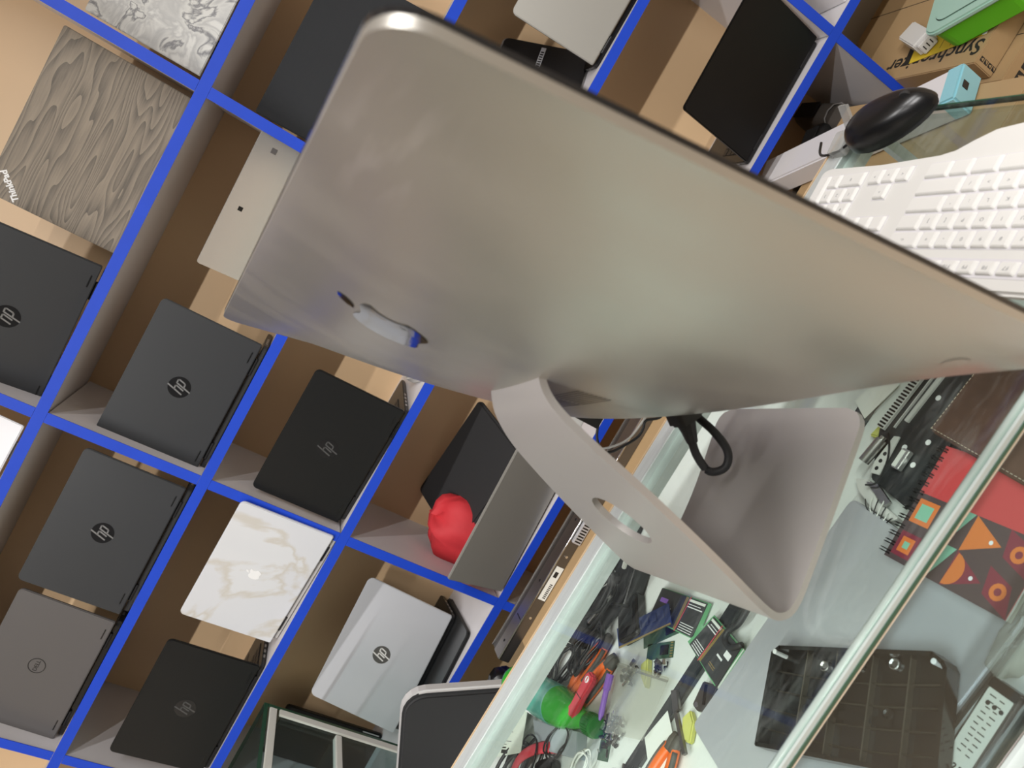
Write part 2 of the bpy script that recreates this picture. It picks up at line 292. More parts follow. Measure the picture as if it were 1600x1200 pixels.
def laptop(label, x, y, z, yaw, wd, h, tilt, lid, base, hz=.017, logo=None, r=.012, bd=None, notch=True, group=LG, keys=True, hinge='black', deck=None):
    root = thing('laptop', label, 'laptop', T(x, y, z) @ RZ(yaw), group)
    d = min(bd or .225, h, .262 - y)
    b = MB().prism(rrect(wd - .004, d, r, cy=d / 2 + .004), .002, hz - .003).build('base', base, root, bevel=.0015)
    if keys:
        k = MB(); kw = wd * .84; nx, ny = 14, 5
        for i in range(nx):
            for j in range(ny): k.box((-kw / 2 + kw * (i + .5) / nx, .035 + .095 * (j + .5) / ny, hz - .002), (kw / nx * .86, .095 / ny * .84, .002))
        k.build('keyboard', 'key_dark', b)
        MB().box((0, d * .8, hz - .0028), (wd * .3, d * .24, .001)).build('touchpad', deck or 'key_dark', b)
        for s_ in (-1, 1):
            p = MB()
            for q in range(4): p.box((s_ * (wd / 2 - .002), .04 + .022 * q, hz * .5), (.002, .012, .005))
            p.build('port', 'port_metal', b)
    L = T(0, 0, hz) @ RX(tilt)
    l = MB().prism(rrect(wd, h, r, cy=h / 2, rs=(r, r, r * .35, r * .35)), 0, .0075, RX(90)).build('lid', lid, root, L, bevel=.0016)
    MB().prism(rrect(wd - .012, h - .016, .004, cy=h / 2), -.0004, .0003, RX(90)).build('screen', 'screen', l)
    for s_ in (-1, 1): MB().tube([(s_ * wd * .33 - .02, .0035, hz - .003), (s_ * wd * .33 + .02, .0035, hz - .003)], .0045, 8).build('hinge', hinge, root)
    if notch:
        for s_ in (-1, 1): MB().box((s_ * wd * .385, -.0079, .011), (.026, .0014, .0022)).build('hinge_gap', 'black', l)
    cz = h * .5
    if logo in ('hp', 'hp_black', 'hp_steel'):
        R_ = .0235
        g = MB().prism(circle(R_, 28, 0, cz), .0074, .0079, RX(90)).build('logo', {'hp': 'logo_dark', 'hp_black': 'logo_dark', 'hp_steel': 'dark_steel'}[logo], l)
        st = MB()
        for s_ in HP: st.stroke([(px * R_, py * R_ + cz) for px, py in s_], R_ * .13, .0079, .0082, RX(90))
        st.build('logo_letters', {'hp': 'logo_line', 'hp_black': 'logo_faint', 'hp_steel': 'white_plastic'}[logo], g)
    elif logo == 'ring':
        ri = MB(); n = 32
        for k in range(n):
            a0, a1 = 2 * math.pi * k / n, 2 * math.pi * (k + 1) / n
            ri.prism([(R_ * math.cos(a), cz + R_ * math.sin(a)) for R_, a in ((.0185, a0), (.0185, a1), (.0168, a1), (.0168, a0))], .0074, .0079, RX(90))
        g = ri.build('logo', 'black', l); text('logo_letters', 'DELL', .0125, 'black', g, T(0, -.0077, cz) @ RX(90))
    elif logo == 'apple':
        k = .026
        g = MB().prism([(px * k, py * k + cz) for px, py in APPLE], .0074, .0080, RX(90)).build('logo', 'print_white', l)
        MB().prism([(px * k, py * k + cz) for px, py in LEAF], .0074, .0080, RX(90)).build('logo_leaf', 'print_white', g)
    elif logo == 'thinkpad':
        text('logo_letters', 'ThinkPad', .0165, 'print_white', l, T(-wd * .415, -.0077, h * .856) @ RX(90) @ RZ(43), bold=.0006)
    return root
z1, z2, z3, z4 = [ZB[b] + TH / 2 + .0006 for b in ('b1', 'b2', 'b3', 'b4')]
laptop('laptop with grey woodgrain lid skin and white corner lettering on the top row', -.140, .108, z1, 1.4, .359, .254, 1.6, 'wood_skin', 'black', logo='thinkpad', r=.004, notch=False)
laptop('dark grey laptop with round logo on the top row, left of the woodgrain one', -.514, .064, z1, -5.3, .345, .225, 10.5, 'charcoal_lid', 'black', logo='hp')
laptop('laptop with black and white ink landscape lid skin in the top left corner', .262, .070, z1, 1, .354, .238, -10, 'ink_skin', 'black', r=.004, notch=False)
laptop('white laptop on the top row cut by the left photo edge', -.896, .044, z1, 7.4, .342, .230, -10, 'white_lid', 'white_plastic', keys=False, notch=False, hinge='grey_lid')
laptop('wide matte black fabric-like laptop lid half hidden behind the desktop computer corner', .262, .045, z2, 4, .353, .235, -16, 'fabric_lid', 'black', r=.005, notch=False, deck='port_metal')
laptop('dark grey laptop with round logo on the second row, below the woodgrain laptop', -.509, .055, z2, 2.5, .322, .220, 0, 'charcoal_lid', 'charcoal_base', logo='hp', hz=.016)
laptop('dark grey laptop with round logo beside the ring-logo laptop on the second row', -.884, .058, z2, 3.7, .327, .223, -1.5, 'charcoal_lid', 'charcoal_base', logo='hp', hz=.016)
laptop('mid grey laptop with small ring logo at the left end of the second row', -1.230, .048, z2, 1.1, .321, .210, -3, 'grey_lid', 'black', logo='ring', hz=.016)
laptop('black laptop with black round logo on the third row, right of the white marble laptop', -.485, .012, z3, -7.6, .320, .213, -.6, 'black_lid', 'charcoal_base', logo='hp_black', hz=.014)
laptop('white marble-patterned laptop with fruit logo on the third row', -.826, .020, z3, -8.0, .328, .221, 1.5, 'marble_skin', 'white_plastic', logo='apple', hz=.014, notch=False, hinge='black')
laptop('black laptop with black round logo at the left end of the third row', -1.190, .012, z3, 0.2, .310, .217, 2.5, 'black_lid', 'charcoal_base', logo='hp_black', hz=.014)
laptop('small silver laptop lid on the third row at the top edge above the desktop computer', .690, .012, z3, -4, .31, .206, -12, 'warm_silver', 'black', notch=False, hz=.014)
laptop('silver laptop with round logo on the bottom row, sitting over a black one', -.970, .104, z4 + .0122, 8.4, .343, .245, -15, 'cool_silver', 'black', logo='hp_steel', notch=False, r=.016)
laptop('jet black laptop on the bottom row at the upper right', .724, .022, z4, 1.6, .325, .217, 8, 'jet_lid', 'black', r=.008, notch=False)

# silver tablet with square marks, second row behind the big computer
tb = thing('tablet', 'shiny silver tablet with small square marks standing behind the desktop computer', 'tablet', T(-.083, .075, z2) @ RZ(-6) @ RX(14))
sl = MB().prism(rrect(.318, .215, .006, cy=.108), 0, .007, RX(90)).build('back_shell', 'mirror_silver', tb, T(0, 0, .0), bevel=.001)
MB().box((.118, -.0073, .178), (.011, .001, .011)).build('camera_window', 'grey_lid', sl)
MB().box((-.018, -.0073, .186), (.009, .001, .009)).build('logo', 'black', sl)
MB().box((-.015, -.0073, .108), (.009, .001, .004)).build('catch', 'black', sl)
MB().prism(rrect(.30, .2, .004, cy=.108), -.0005, 0, RX(90)).build('screen', 'screen', sl)

# tented dark laptop, third row, beyond the computer's top edge
tl = thing('laptop', 'black laptop with silver rim and slotted vent beside the small silver lid', 'laptop', T(.47, .05, z3) @ RZ(38))
b_ = MB().prism(rrect(.30, .205, .012, cy=.104), 0, .011, RX(90)).build('base', 'black', tl, RX(-28), bevel=.0015)
MB().prism(rrect(.309, .214, .014, cy=.104), .004, .0065, RX(90)).build('silver_rim', 'silver_alu', b_)
v_ = MB().box((.055, -.0118, .11), (.16, .0012, .011)).build('vent_strip', 'silver_lid', b_)
for k in range(16): MB().box((-.015 + .0088 * k, -.0126, .11), (.0042, .001, .0075)).build('vent_slot', 'black', v_)
l_ = MB().prism(rrect(.30, .205, .012, cy=.104), 0, .008, RX(90)).build('lid', 'jet_lid', tl, T(0, .012, 0) @ RX(-52), bevel=.0015)

# black slim laptop lying beneath and at the side of the silver one, bottom row
fl = thing('laptop', 'flat closed black laptop under the silver one on the bottom row', 'laptop', T(-.958, .124, z4) @ RZ(7))
MB().prism(rrect(.325, .225, .014), 0, .0065).build('base', 'black', fl, T(0, .0, 0), bevel=.0015)
MB().prism(rrect(.325, .225, .014), .007, .0118).build('lid', 'charcoal_base', fl, bevel=.0015)
bl = thing('laptop', 'black laptop standing on its short side behind the glass cabinet', 'laptop', T(-1.312, .20, z4) @ RZ(2))
l_ = MB().prism(rrect(.150, .288, .008, cy=.144), 0, .012, RX(90)).build('lid', 'jet_lid', bl, bevel=.0015)
MB().box((.07, -.0125, .035), (.003, .001, .05)).build('silver_edge', 'silver_alu', l_)

# red drawstring bag, black sleeve and plain silver lid in the middle cell of the bottom row
def blob(name, m, parent, c, rx, ry, rz, amp=.12, seed=1, nu=22, nv=14, M=None):
    rnd = random.Random(seed); ph = [rnd.uniform(0, 6.28) for _ in range(6)]
    def fn(u, v):
        a = 2 * math.pi * u; e = math.pi * (v - .5)
        k = 1 + amp * (math.sin(3 * a + ph[0]) * math.cos(2 * e + ph[1]) + .6 * math.sin(5 * a + ph[2] + 3 * e) + .4 * math.sin(9 * a + ph[3] - 4 * e))
        ce = math.copysign(abs(math.cos(e)) ** .7, 1); se = math.copysign(abs(math.sin(e)) ** .7, math.sin(e))
        return (c[0] + rx * k * ce * math.cos(a), c[1] + ry * k * ce * math.sin(a), c[2] + rz * (se if v < .5 else se * k))
    return MB().grid(fn, nu, nv).build(name, m, parent, M, smooth=True)
rb = thing('drawstring_bag', 'crumpled red cloth bag under the black sleeve on the bottom row', 'bag', T(-.565, .125, z4))
bb = blob('bag_body', 'red_cloth', rb, (0, 0, .108), .088, .075, .106, .10, 3)
MB().tube(catmull([(-.03, -.082, .13), (-.045, -.09, .11), (-.02, -.093, .10), (-.03, -.094, .08)]), .0025, 6).build('drawstring', 'black', rb)
sv = thing('laptop_sleeve', 'black padded sleeve leaning on the red bag in the bottom row', 'laptop sleeve', T(-.455, .045, z4 + .125) @ RZ(-14) @ RX(-61))
MB().prism(rrect(.317, .222, .014, cy=.111), 0, .016, RX(90)).build('padded_body', 'black_matte', sv, bevel=.005, seg=3)
MB().tube([(-.148, -.008, .222), (.148, -.008, .222)], .0026, 6).build('zip', 'black', sv)
pl = laptop('plain silver grey laptop lid leaning forward on the bottom row below the black sleeve', -.459, .018, z4, 4.8, .353, .186, 23, 'warm_silver', 'black', notch=False, r=.006, keys=False, bd=.05, hz=.008)
wp = thing('power_brick', 'white power adapter on the third row behind the desktop computer', 'charger', T(-.235, .08, z3) @ RZ(20))
MB().prism(rrect(.075, .075, .012), 0, .028).build('body', 'white_plastic', wp, bevel=.004, seg=3)
MB().tube(catmull([(.03, -.03, .012), (.05, -.05, .01), (.02, -.065, .008), (-.03, -.05, .006)]), .002, 6).build('cable', 'white_plastic', wp)
# white paper packs in the cell right of the rightmost divider
for k, (xx, yy, ang, hh) in enumerate(((1.02, .10, 6, .19), (1.12, .14, -4, .22), (1.24, .11, 3, .17))):
    o = MB().prism(rrect(.085, .16, .003), 0, hh).build('document_box', 'white_box', None, T(xx, yy, z4) @ RZ(ang), bevel=.002)
    tag(o, ['low white paper box beside the rightmost blue divider', 'tallest white paper box in the upper right cell', 'outer white paper box in the upper right cell'][k], 'box', 'white boxes in the right cell')

# ------------------------------------------------------------------ the big aluminium desktop computer
ZC = .955
bv = Vector((-.372927, .927055, .0386587)); TN = Vector((.06957, -1.32026, 1.46587)); BN = Vector((.14945, -1.26957, 1.02081))
upv = (TN - BN).normalized(); bk = -(bv.cross(upv)).normalized(); PW, PH = .65, .455
PM = Matrix(((bv.x, upv.x, bk.x, BN.x), (bv.y, upv.y, bk.y, BN.y), (bv.z, upv.z, bk.z, BN.z), (0, 0, 0, 1)))
imac = thing('desktop_computer', 'large silver all-in-one desktop computer seen from behind on the glass counter', 'computer', PM)
BUL = .049
def bulge(v, h):
    x = abs(2 * v / PW - 1); y = h / PH
    fx = (1 - min(1, x) ** 2.3) ** 1.15
    fy = 1 - abs((y - .42) / .58) ** 2.6 if y > .42 else 1 - abs((.42 - y) / .42) ** 3.0
    return .0055 + BUL * max(0, fx) * max(0, fy)
def surf(v, h, off=0.0): return (v, h, bulge(v, h) + off)
def knots(Lg, r, n): return [0, r * .15, r * .35, r * .6, r * .8, r] + [r + (Lg - 2 * r) * k / n for k in range(1, n)] + [Lg - r, Lg - r * .8, Lg - r * .6, Lg - r * .35, Lg - r * .15, Lg]
def round_pt(v, h, r=.022):
    cx = r if v < r else (PW - r if v > PW - r else None); cy = r if h < r else (PH - r if h > PH - r else None)
    if cx is None or cy is None: return v, h
    dx, dy = v - cx, h - cy; m = max(abs(dx), abs(dy)); l = math.hypot(dx, dy)
    return (v, h) if l < 1e-9 else (cx + dx / l * m, cy + dy / l * m)
KV, KH = knots(PW, .022, 44), knots(PH, .022, 34); nv, nh = len(KV), len(KH)
sh = MB(); vs = [surf(*round_pt(v, h)) for h in KH for v in KV]
fs = [(j * nv + i, j * nv + i + 1, (j + 1) * nv + i + 1, (j + 1) * nv + i) for j in range(nh - 1) for i in range(nv - 1)]
rim = [i for i in range(nv)] + [j * nv + nv - 1 for j in range(1, nh)] + [(nh - 1) * nv + i for i in range(nv - 2, -1, -1)] + [j * nv for j in range(nh - 2, 0, -1)]
k0 = len(vs); vs += [(vs[i][0], vs[i][1], 0.0) for i in rim]; n = len(rim)
fs += [(rim[(k + 1) % n], rim[k], k0 + k, k0 + (k + 1) % n) for k in range(n)] + [tuple(range(k0, k0 + n))]
fs = [f[::-1] if False else f for f in fs]
sh.add(vs, fs); shell = sh.build('housing', 'imac_aluminium', imac, smooth='angle')
scr = MB().prism(rrect(PW + .0006, PH - .066, .022, cx=PW / 2, cy=PH / 2 + .0333, rs=(.022, .022, .001, .001)), -.0032, -.0001).build('screen_glass', 'screen', shell)
MB().prism(rrect(PW - .055, PH - .122, .002, cx=PW / 2, cy=PH / 2 + .034), -.0036, -.0030).build('display', 'black', scr)
mat('logo_mirror', (0.30, 0.31, 0.34), 0.08, metal=1.0)
def on_surface(name, pts, m, parent, off, M2):
    bm = bmesh.new(); vv = [bm.verts.new((p[0], p[1], 0)) for p in pts]; f = bm.faces.new(vv); bmesh.ops.triangulate(bm, faces=[f]); bmesh.ops.subdivide_edges(bm, edges=bm.edges[:], cuts=2, use_grid_fill=True)
    for v in bm.verts: v.co = Vector(surf(*M2(v.co.x, v.co.y), off))
    bm.normal_update(); me = bpy.data.meshes.new(name); bm.to_mesh(me); bm.free(); me.materials.append(MATS[m])
    o = bpy.data.objects.new(name, me); COL.objects.link(o); o.parent = parent; return o
LC, LS = (.302, .352), .056
lm_ = lambda x, y: (LC[0] - x * LS, LC[1] + (y - .2) * LS)
lg = on_surface('logo', APPLE, 'logo_mirror', shell, .0006, lm_); on_surface('logo_leaf', LEAF, 'logo_mirror', lg, .0006, lm_)
for c in range(2):
    for r_ in range(8):
        v0, h0 = .268 + c * .049, .197 - r_ * .0044
        MB().add([surf(v0, h0, .0003), surf(v0 + .045, h0, .0003), surf(v0 + .045, h0 - .0017, .0003), surf(v0, h0 - .0017, .0003)], [(0, 1, 2, 3)]).build('vent_slot', 'black', shell)
bx_, by_, bz_ = surf(.055, .022)
MB().add([surf(.055 + .008 * math.cos(a), .053 + .008 * math.sin(a), .0004) for a in [2 * math.pi * k / 20 for k in range(20)]], [tuple(range(20))]).build('power_button', 'imac_aluminium', shell)

# stand: one bent plate with a cable hole, in the foot's own frame
FA = rad(18); af = Vector((math.cos(FA), math.sin(FA), 0)); wf = Vector((-math.sin(FA), math.cos(FA), 0)); TP = .0065
prof = [(-.256, .0, -1.036, -.832), (-.30, .0, -1.035, -.836), (-.36, 0, -1.033, -.838), (-.41, 0, -1.031, -.832), (-.434, .0005, -1.030, -.823), (-.448, .0045, -1.030, -.813), (-.4545, .0135, -1.031, -.813), (-.455, .024, -1.032, -.813), (-.4500, .046, -1.034, -.815), (-.4375, .089, -1.036, -.820), (-.424, .135, -1.035, -.827), (-.4105, .181, -1.031, -.838), (-.397, .227, -1.024, -.856), (-.385, .258, -1.015, -.876), (-.375, .274, -1.008, -.891), (-.364, .2825, -1.003, -.900), (-.350, .287, -.999, -.906), (-.335, .2885, -.997, -.908), (-.318, .289, -.996, -.909)]
pr = catmull([(u, z, 0) for u, z, a, b in prof], 6); wn = catmull([(a, b, 0) for u, z, a, b in prof], 6)
acc = [0.0]
for p, q in zip(pr, pr[1:]): acc.append(acc[-1] + math.hypot(q[0] - p[0], q[1] - p[1]))
bm = bmesh.new(); NW = 40; grid = []
hole_i = min(range(len(pr)), key=lambda i: abs(pr[i][1] - .128) + (0 if pr[i][0] < -.41 and pr[i][1] > .02 else 9)); hc = (acc[hole_i], -.932); HR = .033
prm = {}
for i, (p, q) in enumerate(zip(pr, wn)):
    e = acc[i]; r_ = .022; ins = (r_ - math.sqrt(max(0, r_ * r_ - (r_ - e) ** 2))) if e < r_ else 0
    row = []
    for k in range(NW + 1):
        ww = q[0] + ins + (q[1] - q[0] - 2 * ins) * k / NW
        v = bm.verts.new(af * p[0] + wf * ww + Vector((0, 0, ZC + TP + .0004 + p[1]))); prm[v] = (e, ww, i); row.append(v)
    grid.append(row)
def pt_at(e, ww):
    i = max(0, min(len(acc) - 2, next((k for k in range(len(acc) - 1) if acc[k + 1] >= e), len(acc) - 2))); t = (e - acc[i]) / max(1e-9, acc[i + 1] - acc[i])
    u = pr[i][0] + (pr[i + 1][0] - pr[i][0]) * t; z = pr[i][1] + (pr[i + 1][1] - pr[i][1]) * t
    return af * u + wf * ww + Vector((0, 0, ZC + TP + .0004 + z))
dist = lambda v: math.hypot(prm[v][0] - hc[0], prm[v][1] - hc[1])
for i in range(len(grid) - 1):
    for k in range(NW):
        vv = [grid[i][k], grid[i][k + 1], grid[i + 1][k + 1], grid[i + 1][k]]
        ce = sum(prm[v][0] for v in vv) / 4; cw = sum(prm[v][1] for v in vv) / 4
        if math.hypot(ce - hc[0], cw - hc[1]) > HR: bm.faces.new(vv)
bmesh.ops.delete(bm, geom=[v for v in bm.verts if not v.link_faces], context='VERTS')
for v in bm.verts:
    if v.is_boundary and dist(v) < HR * 1.8 and dist(v) > 1e-6:
        e, ww, i = prm[v]; d = dist(v); v.co = pt_at(hc[0] + (e - hc[0]) / d * HR, hc[1] + (ww - hc[1]) / d * HR)
bmesh.ops.recalc_face_normals(bm, faces=bm.faces[:]); bm.normal_update()
if bm.faces[0].normal.z < 0: bmesh.ops.reverse_faces(bm, faces=bm.faces[:])
bmesh.ops.solidify(bm, geom=bm.faces[:], thickness=TP); bmesh.ops.recalc_face_normals(bm, faces=bm.faces[:])
me = bpy.data.meshes.new('stand'); bm.to_mesh(me); bm.free(); me.materials.append(MATS['stand_aluminium'])
for p in me.polygons: p.use_smooth = True
me.set_sharp_from_angle(angle=rad(40))
st = bpy.data.objects.new('stand', me); COL.objects.link(st); st.parent = imac; st.matrix_local = PM.inverted()

# cables at the back of the computer
def wpt(v, h, d): return tuple(PM @ Vector((v, h, d)))
pc = thing('power_cable', 'thick black power cord looping from a plug under the desktop computer', 'cord', T(-.008, -.98, 1.07))
inv = T(-.008, -.98, 1.07).inverted()
MB().prism(rrect(.030, .024, .004), -.012, .020).build('plug', 'rubber', pc, inv @ T(.000, -.98, 1.086) @ Matrix(((.55, .2, -.35, 0), (.8, -.1, .15, 0), (.2, .95, -.92, 0), (0, 0, 0, 1))).normalized() if False else inv @ T(-.003, -.981, 1.078) @ RZ(20) @ RY(218), bevel=.003)
MB().tube([(-.012, -.98, 1.066), (-.022, -.98, 1.053), (-.030, -.98, 1.043)], [.011, .0075, .0055], 10).build('strain_relief', 'rubber', pc, inv)
MB().tube(catmull([(-.028, -.98, 1.046), (-.040, -.982, 1.031), (-.047, -.985, 1.012), (-.036, -.988, 1.001), (-.021, -.985, 1.006), (-.011, -.975, 1.024), (-.004, -.955, 1.045), (.010, -.945, 1.062), (.05, -.945, 1.05), (.10, -.96, 1.0), (.14, -.985, .965), (.17, -.99, .961)]), .0043, 10).build('cable', 'rubber', pc, inv, smooth=True)
ub = thing('usb_cable', 'thin black cable with a black plug hanging under the desktop computer', 'cable', T(-.075, -.85, 1.09)); inv = T(-.075, -.85, 1.09).inverted()
MB().box((-.068, -.85, 1.093), (.015, .008, .034), None).build('plug', 'black', ub, inv, bevel=.001)
MB().tube(catmull([(-.072, -.85, 1.076), (-.084, -.85, 1.07), (-.094, -.85, 1.058), (-.092, -.85, 1.045), (-.072, -.85, 1.030), (-.060, -.85, 1.024), (-.050, -.85, 1.024), (-.040, -.85, 1.026), (-.028, -.85, 1.012), (-.010, -.85, 1.020), (.03, -.87, 1.03)]), .0016, 6).build('cable', 'rubber', ub, inv, smooth=True)
wu = thing('usb_plug', 'white plug with pale cable next to the black plug under the desktop computer', 'plug', T(-.085, -.85, 1.10)); inv = T(-.085, -.85, 1.10).inverted()
MB().box((-.080, -.835, 1.103), (.010, .007, .030)).build('body', 'white_plastic', wu, inv, bevel=.001)
MB().tube(catmull([(-.085, -.838, 1.088), (-.098, -.84, 1.06), (-.075, -.83, 1.025), (-.04, -.83, 1.018), (.0, -.85, 1.03)]), .0014, 6).build('cable', 'white_plastic', wu, inv, smooth=True)

# ------------------------------------------------------------------ white keyboard, mouse and stand on the counter
kb = thing('keyboard', 'white wired keyboard with grey key legends beyond the desktop computer on the counter', 'keyboard', T(.3333, -1.2576, ZC + .0006) @ RZ(93.84))
U = .01905
def ku(x, y): return (x * U, y * U)
fr = [ku(23.75, -.75), ku(23.75, 6.6), ku(-.7, 6.6), ku(-.7, -2.3), ku(3, -2.5), ku(9, -2.45), ku(12.2, -2.15), ku(13.2, -1.7), ku(14.0, -1.25), ku(15, -1.05), ku(19, -.95), ku(23.2, -1.15), ku(23.6, -1.0)]
case = MB().prism(fr, .001, .0115).build('case', 'white_plastic', kb, bevel=.003, seg=3)
def wells(x0, x1, y0, y1): MB().span(x0 * U, x1 * U, y0 * U, y1 * U, .0113, .0119).build('key_well', 'laminate', case)
wells(0, 15, -.5, 4.5); wells(0, 15.0, 4.95, 5.9); wells(16, 19, -.5, .5); wells(17, 18, .5, 1.5); wells(16, 19, 2.5, 4.5); wells(19.4, 23.4, -.5, 4.5)
KM = {}
def key(x, y, wd=1.0, legend=None, hgt=1.0, dy=0):
    kk = (round(wd, 2), round(hgt, 2))
    if kk not in KM:
        a, b_ = wd * U / 2 - .0007, hgt * U / 2 - .0007; t = .0022
        KM[kk] = MB().add([(-a, -b_, 0), (a, -b_, 0), (a, b_, 0), (-a, b_, 0), (-a + t, -b_ + t, .0034), (a - t, -b_ + t, .0034), (a - t, b_ - t * .6, .0034), (-a + t, b_ - t * .6, .0034)],
                          [(3, 2, 1, 0), (4, 5, 6, 7), (0, 1, 5, 4), (1, 2, 6, 5), (2, 3, 7, 6), (3, 0, 4, 7)]).mesh('key', 'key_white', bevel=.0006)
    o = bpy.data.objects.new('key', KM[kk]); COL.objects.link(o); o.parent = kb; o.location = (x * U, y * U, .0116)
    if legend: text('legend', legend, .0052, 'print_grey', o, T(0, .0008, .00345), extrude=.00003)
def row(x, y, spec):
    for it in spec:
        lab, wd = it if isinstance(it, tuple) else (it, 1.0)
        key(x + wd / 2, y, wd, lab or None); x += wd
row(0, 4, ['`'] + list('1234567890') + ['-', '='] + [('<-', 2.0)])
row(0, 3, [('', 1.5)] + list('QWERTYUIOP') + ['[', ']', ('', 1.5)])
row(0, 2, [('', 1.75)] + list('ASDFGHJKL') + [';', "'", ('', 2.25)])
row(0, 1, [('', 2.25)] + list('ZXCVBNM') + ['<', '>', '/', ('', 2.75)])
row(0, 0, [('', 1.5), ('', 1.25), ('', 1.5), ('', 6.5), ('', 1.5), ('', 1.25), ('', 1.5)])
for k in range(15): key(.5 + k, 5.42, 1.0, 'F%d' % k if 0 < k < 13 else None, .8)
row(16, 0, ['<', 'v', '>']); key(17.5, 1, 1, '^'); row(16, 3, ['', '', '']); row(16, 4, ['', '', ''])
row(19.4, 0, [('0', 2.0), '.']); row(19.4, 1, list('123')); row(19.4, 2, list('456')); row(19.4, 3, list('789')); row(19.4, 4, ['', '=', '/'])
key(22.9, .5, 1, None, 2.0); 
for k in (2, 3, 4): key(22.9, k, 1, ['+', '-', '*'][k - 2])
ms = thing('mouse', 'glossy black computer mouse at the far end of the white keyboard', 'mouse', T(.383, -.868, ZC + .0006) @ RZ(-62) @ Matrix.Scale(.95, 4))
def mfn(u, v):
    a = 2 * math.pi * u; x, y = .056 * math.cos(a), .0305 * math.sin(a); y *= 1 - .12 * math.cos(a)
    t = v; k = math.cos(t * math.pi / 2) ** .55 if t < 1 else 0
    return (x * k - .003 * t, y * k, .006 + .031 * math.sin(t * math.pi / 2) * (1 + .10 * -math.cos(a) * k))
bo = MB().grid(mfn, 36, 14).build('shell', 'black', ms, smooth=True)
MB().prism([(.053 * math.cos(2 * math.pi * k / 28), .028 * math.sin(2 * math.pi * k / 28)) for k in range(28)], 0, .008).build('underside', 'black_matte', ms)
MB().tube(catmull([(-.054, 0, .012), (-.08, .004, .006), (-.11, .02, .003), (-.115, .045, .0025)]), .0018, 6).build('cable', 'black', ms)
MB().lathe([(.004, -.002), (.006, -.002), (.006, .002), (.004, .002)], 14, T(.033, 0, .030) @ RX(90)).build('scroll_wheel', 'rubber', ms)
cs = thing('plastic_stand', 'clear plastic holder between the mouse and the keyboard corner', 'holder', T(.362, -.80, ZC + .0006))
MB().prism(rrect(.03, .022, .003), 0, .012).build('foot', 'clear_case', cs, RZ(10)); MB().box((.018, .004, .022), (.004, .014, .044), RY(30)).build('arm', 'clear_case', cs)

# ------------------------------------------------------------------ glass counter and its cabinet
CA = -1.5
CM = T(-.05, -1.168, 0) @ RZ(CA)
TZ = .725
cb = thing('counter_cabinet', 'wide white topped counter cabinet carrying the glass display case', 'cabinet', CM)
MB().span(-.91, .47, -.02, .74, .08, TZ - .02).build('body', 'wood_front', cb); MB().span(-.925, .49, -.03, .76, TZ - .02, TZ).build('table_top', 'white_table', cb, bevel=.002)
MB().span(-.89, .45, .02, .70, 0, .08).build('plinth', 'black_matte', cb)
gc = thing('glass_display_case', 'glass display case with aluminium rail under the desktop computer', 'display case', CM)
top = MB().span(-.92, .445, -.018, .372, ZC - .008, ZC).build('top_pane', 'counter_glass', gc)
MB().span(-.92, .445, -.0205, -.018, ZC - .008, ZC).build('front_edge', 'glass_edge_pale', top)
MB().span(.445, .4465, -.018, .372, ZC - .008, ZC).build('side_edge', 'glass_edge', top)
rl = MB().span(-.92, .42, .372, .398, ZC - .022, ZC + .001).build('rear_rail', 'aluminium', gc, bevel=.0012)
MB().span(-.92, .42, .355, .372, ZC - .022, ZC - .0085).build('rail_lip', 'aluminium', rl)
MB().span(-.92, .42, .398, .3995, ZC - .02, ZC + .002).build('rail_edge', 'wood_front', rl)
fp = MB().span(-.92, .44, -.012, -.006, TZ + .014, ZC - .009).build('front_pane', 'clear_glass', gc)
MB().tube([(-.92, -.006, ZC - .012), (.44, -.006, ZC - .012)], .0048, 10).build('front_bead', 'glass_edge_pale', gc, smooth=True)
MB().tube([(-.92, -.0155, ZC - .013), (.44, -.0155, ZC - .013)], .0028, 8).build('front_bead', 'chrome', gc, smooth=True)
MB().span(-.92, .44, -.0215, -.0205, ZC - .0075, ZC - .0045).build('edge_line', 'glass_edge', top)
br = MB().span(-.92, .44, -.016, -.002, TZ, TZ + .014).build('base_rail', 'chrome', gc, bevel=.0012)
MB().span(-.92, .44, -.026, -.016, TZ, TZ + .006).build('rail_foot', 'glass_edge_pale', br)
MB().span(.436, .442, -.006, .36, TZ, ZC - .009).build('side_pane', 'clear_glass', gc)
MB().span(-.915, .42, .350, .374, TZ, TZ + .008).build('rear_track', 'stone_black', gc, bevel=.001)
for xx in (-.91, .43): MB().span(xx - .006, xx + .006, .36, .372, TZ + .008, ZC - .022).build('post', 'aluminium', gc)

# ------------------------------------------------------------------ things lying inside the case and on the table behind it
def poly_thing(name, label, cat, pts, z0, z1, m, bevel=.0008, group=None):
    o = MB().prism(pts, z0, z1).build(name, m, None, bevel=bevel, center=True); return tag(o, label, cat, group)
def frame2(p, q, z):   # frame with x along p->q, origin p
    a = math.atan2(q[1] - p[1], q[0] - p[0]); return T(p[0], p[1], z) @ Matrix.Rotation(a, 4, 'Z'), math.hypot(q[0] - p[0], q[1] - p[1])
# silver laptop
lp = thing('laptop', 'closed silver laptop lying flat inside the glass case under a black tray', 'laptop', T(-.188, -1.0, TZ + .0005) @ RZ(-3.5))
MB().prism(rrect(.362, .250, .010), .003, .013).build('base', 'dark_steel', lp, bevel=.002)
MB().prism(rrect(.362, .250, .010), .0138, .0205).build('lid', 'cool_silver', lp, bevel=.0018)
for sx in (-1, 1):
    for sy in (-1, 1): MB().lathe([(.006, 0), (.005, .004)], 12, T(sx * .15, sy * .10, 0)).build('rubber_foot', 'rubber', lp)
